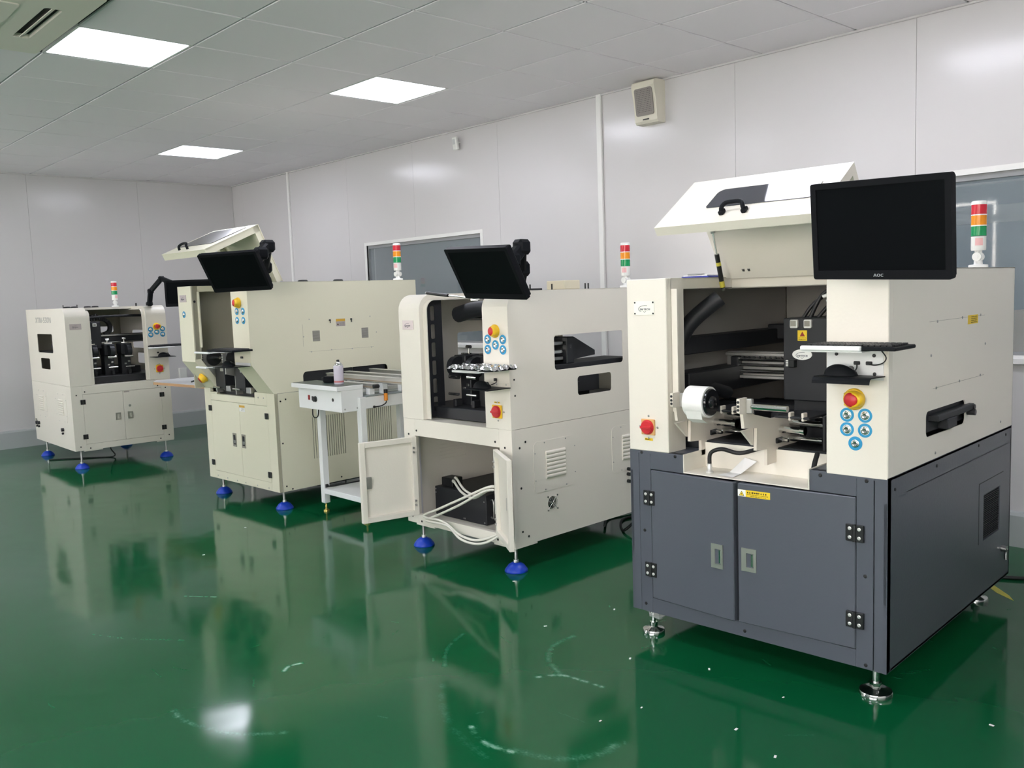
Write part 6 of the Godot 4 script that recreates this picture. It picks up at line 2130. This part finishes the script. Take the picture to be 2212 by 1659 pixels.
func loose_things() -> void:
	var o3 := Vector3(0.7345, 0, 0.6158)
	var th := -1.5512
	# black computer inside the open cabinet
	var t := thing("computer_case", "black flat computer case inside the open lower cabinet", "computer", o3, th)
	var s := st()
	bx(s, -0.345, 0.085, 0.172, 0.335, -0.60, -0.13, 0.003)
	part(t, "case", s, "machine_black")
	s = st()
	bx(s, -0.32, -0.225, 0.335, 0.385, -0.24, -0.16, 0.004)
	part(t, "cable_connectors", s, "hinge_black")
	s = st()
	tube(s, [Vector3(0.085, 0.305, -0.165), Vector3(0.105, 0.303, -0.165), Vector3(0.105, 0.215, -0.165), Vector3(0.085, 0.213, -0.165)], 0.005, 6, 3)
	part(t, "case_handle", s, "steel")
	s = st()
	bx(s, 0.085, 0.092, 0.225, 0.305, -0.26, -0.19, 0.002)
	part(t, "case_plate", s, "label_white")
	for q in [[-0.335, 0.32], [-0.335, 0.30], [-0.26, 0.195], [-0.10, 0.185], [-0.09, 0.185], [0.07, 0.185], [0.07, 0.30]]: screw(t, Vector3(q[0], q[1], -0.13), Basis(), "steel", 0.004)
	# white cables: out of the connectors, across and over the sill
	var runs := [
		[[-0.235, 0.37, -0.19], [-0.19, 0.395, -0.16], [-0.04, 0.36, -0.09], [0.12, 0.36, -0.04], [0.26, 0.43, 0.0], [0.31, 0.44, 0.01], [0.26, 0.43, 0.025], [0.05, 0.34, 0.02], [-0.15, 0.255, 0.012], [-0.27, 0.205, 0.012], [-0.24, 0.195, 0.018], [-0.08, 0.200, 0.03], [0.06, 0.158, 0.045], [0.18, 0.152, 0.055], [0.27, 0.172, 0.05], [0.33, 0.20, 0.02]],
		[[-0.235, 0.355, -0.175], [-0.20, 0.378, -0.15], [-0.06, 0.345, -0.085], [0.10, 0.345, -0.03], [0.25, 0.41, 0.005], [0.31, 0.425, 0.02], [0.25, 0.41, 0.035], [0.06, 0.315, 0.03], [-0.12, 0.235, 0.022], [-0.24, 0.185, 0.02], [-0.20, 0.182, 0.03], [-0.04, 0.186, 0.04], [0.08, 0.142, 0.058], [0.20, 0.138, 0.066], [0.29, 0.16, 0.06], [0.345, 0.195, 0.03]]]
	for k in 2:
		s = st()
		var pts := []
		for q in runs[k]: pts.append(loc(o3, th, Vector3(q[0], q[1], q[2])))
		tube(s, pts, 0.0068, 8, 8)
		tag(part(self, numbered("white_cable"), s, "cable_white"), "white cable spilling from the open cabinet over its sill", "cable", "white cables of the open cabinet")
	# work top in the gap between the machines
	t = thing("work_table", "small laminate work table with rounded wooden edge between two machines", "table", Vector3(1.25, 0, -3.3))
	s = st()
	var poly := []
	for q in [[-0.46, -0.30], [-0.36, 0.62], [0.55, 0.62], [0.55, -0.45], [-0.38, -0.45]]: poly.append(Vector2(q[0], -q[1]))
	prism(s, poly, 0.728, 0.750, Transform3D(UP, Vector3.ZERO))
	part(t, "edge_board", s, "wood_edge")
	s = st()
	prism(s, poly, 0.750, 0.752, Transform3D(UP, Vector3.ZERO))
	part(t, "laminate_top", s, "laminate")
	for q in [[0.45, -0.38], [0.45, 0.52], [-0.05, 0.1]]:
		s = st()
		cyl(s, Vector3(q[0], 0.0, q[1]), Vector3(q[0], 0.728, q[1]), 0.022, -1, 16)
		part(t, "leg", s, "steel")
	t = thing("white_board_card", "white rounded plastic card standing at the back of the work table", "card", Vector3(1.22, 0.752, -3.50), -0.7)
	s = st()
	panel(s, -0.09, 0.0, 0.09, 0.105, 0.004, [], Transform3D(Basis(Vector3(1, 0, 0), -0.15), Vector3.ZERO), [0.0, 0.0, 0.015, 0.015])
	part(t, "card", s, "white_plastic")
	t = thing("tool_clamps", "heap of black and silver clamps on the work table", "clamp", Vector3(1.04, 0.752, -3.02))
	var g := RandomNumberGenerator.new()
	g.seed = 5
	for k in 5:
		s = st()
		var a := Vector3(g.randf_range(-0.12, 0.12), 0.010 + k * 0.004, g.randf_range(-0.12, 0.12))
		var d := Vector3.RIGHT.rotated(Vector3.UP, g.randf() * TAU) * 0.09
		tube(s, [a - d, a + Vector3(0, 0.015, 0), a + d + d.cross(Vector3.UP) * 0.3], 0.007, 8, 4)
		var c := part(t, "clamp_arm", s, "hinge_black")
		s = st()
		box(s, a + d * 0.5, Vector3(0.05, 0.010, 0.016), 0.002, Basis(Vector3.UP, g.randf() * TAU))
		part(c, "clamp_plate", s, "steel")
	# two dark leads hanging below the table and a wall socket
	for q in [[[1.02, 0.73, -3.0], [1.02, 0.40, -3.01], [1.06, 0.16, -2.98], [1.14, 0.10, -2.90]], [[1.14, 0.73, -2.86], [1.15, 0.45, -2.85], [1.20, 0.18, -2.84], [1.14, 0.10, -2.90]]]:
		s = st()
		var pts := []
		for v in q: pts.append(Vector3(v[0], v[1], v[2]))
		tube(s, pts, 0.006, 6, 8)
		tag(part(self, numbered("hanging_lead"), s, "cable_black"), "dark lead hanging in a loop below the work table", "cable", "leads below the work table")
	s = st()
	box(s, Vector3(2.05, 0.62, ZE + 0.02), Vector3(0.09, 0.14, 0.04), 0.006)
	tag(part(self, numbered("socket_box"), s, "white_plastic"), "white socket box on the end wall below the work table", "socket")
	# leads behind the open machine
	for q in [[[1.75, 0.30, 0.95], [1.80, 0.10, 0.97], [1.72, 0.008, 0.93], [1.95, 0.008, 0.75], [2.2, 0.008, 0.9]], [[1.95, 0.34, 0.90], [1.92, 0.10, 0.88], [1.98, 0.008, 0.80], [2.2, 0.010, 0.7]], [[1.70, 0.02, 0.80], [1.90, 0.012, 0.66], [2.1, 0.012, 0.68], [2.4, 0.012, 0.6]]]:
		s = st()
		var pts := []
		for v in q: pts.append(Vector3(v[0], v[1], v[2]))
		tube(s, pts, 0.008, 8, 8)
		tag(part(self, numbered("floor_cable"), s, "cable_black"), "black cable lying on the floor behind the machine with open doors", "cable", "black cables behind the open machine")
	s = st()
	tube(s, [Vector3(1.9, 0.008, 2.45), Vector3(2.15, 0.008, 2.72), Vector3(2.25, 0.008, 2.89), Vector3(2.45, 0.008, 3.2)], 0.009, 8, 8)
	tag(part(self, numbered("floor_cable"), s, "cable_black"), "black cable on the floor by the slate machine's back corner", "cable")
	# strip of yellow tape
	s = st()
	var p := [Vector3(2.09, 0.0008, 2.775), Vector3(1.985, 0.0008, 2.87), Vector3(1.930, 0.0008, 2.950), Vector3(1.975, 0.0008, 2.925), Vector3(2.105, 0.0008, 2.80)]
	prism(s, [Vector2(2.09, -2.770), Vector2(1.99, -2.862), Vector2(1.93, -2.950), Vector2(1.985, -2.915), Vector2(2.11, -2.795)], 0.0, 0.001, Transform3D(UP, Vector3.ZERO))
	tag(part(self, numbered("floor_tape"), s, "tape_yellow"), "short strip of yellow tape stuck to the green floor", "tape")
	# crumpled clear film round the front foot of the slate machine
	s = st()
	var n := FastNoiseLite.new()
	n.seed = 3; n.frequency = 30.0
	var c0 := loc(Vector3(0.5841, 0, 2.4697), -1.5191, Vector3(-0.44, 0.078, -0.065))
	for i in 10:
		for j in 6:
			var q := []
			for ij in [[i, j], [i + 1, j], [i + 1, j + 1], [i, j + 1]]:
				var u: float = TAU * ij[0] / 10.0
				var v: float = PI * ij[1] / 6.0
				var dir := Vector3(sin(v) * cos(u), cos(v), sin(v) * sin(u))
				q.append(c0 + dir * Vector3(0.030, 0.020, 0.042) * (1.0 + 0.5 * n.get_noise_3d(dir.x, dir.y, dir.z)))
			quad(s, q[0], q[1], q[2], q[3])
	tag(part(self, numbered("crumpled_film"), s, "clear_film"), "crumpled clear plastic film round a foot of the slate machine", "plastic film")
	# scraps of paper on the floor
	var spots := [[0.678, 1.102], [0.703, 1.725], [0.358, 1.638], [0.337, 2.116], [0.457, 2.392], [0.134, 2.716], [0.069, 2.893], [0.697, 3.281], [-0.117, 2.364], [0.048, 2.403], [0.434, 2.708], [-0.157, -0.57], [0.288, -0.957]]
	g.seed = 9
	for k in spots.size():
		s = st()
		var big := 0.7 if k in [8, 9, 10] else 1.0
		box(s, Vector3(spots[k][0], 0.0012, spots[k][1]), Vector3(0.014, 0.0016, 0.007) * big, 0.0, Basis(Vector3.UP, g.randf() * TAU))
		tag(part(self, numbered("paper_scrap"), s, "paper"), "tiny white scrap lying loose on the green floor", "paper scrap", "white scraps on the floor")
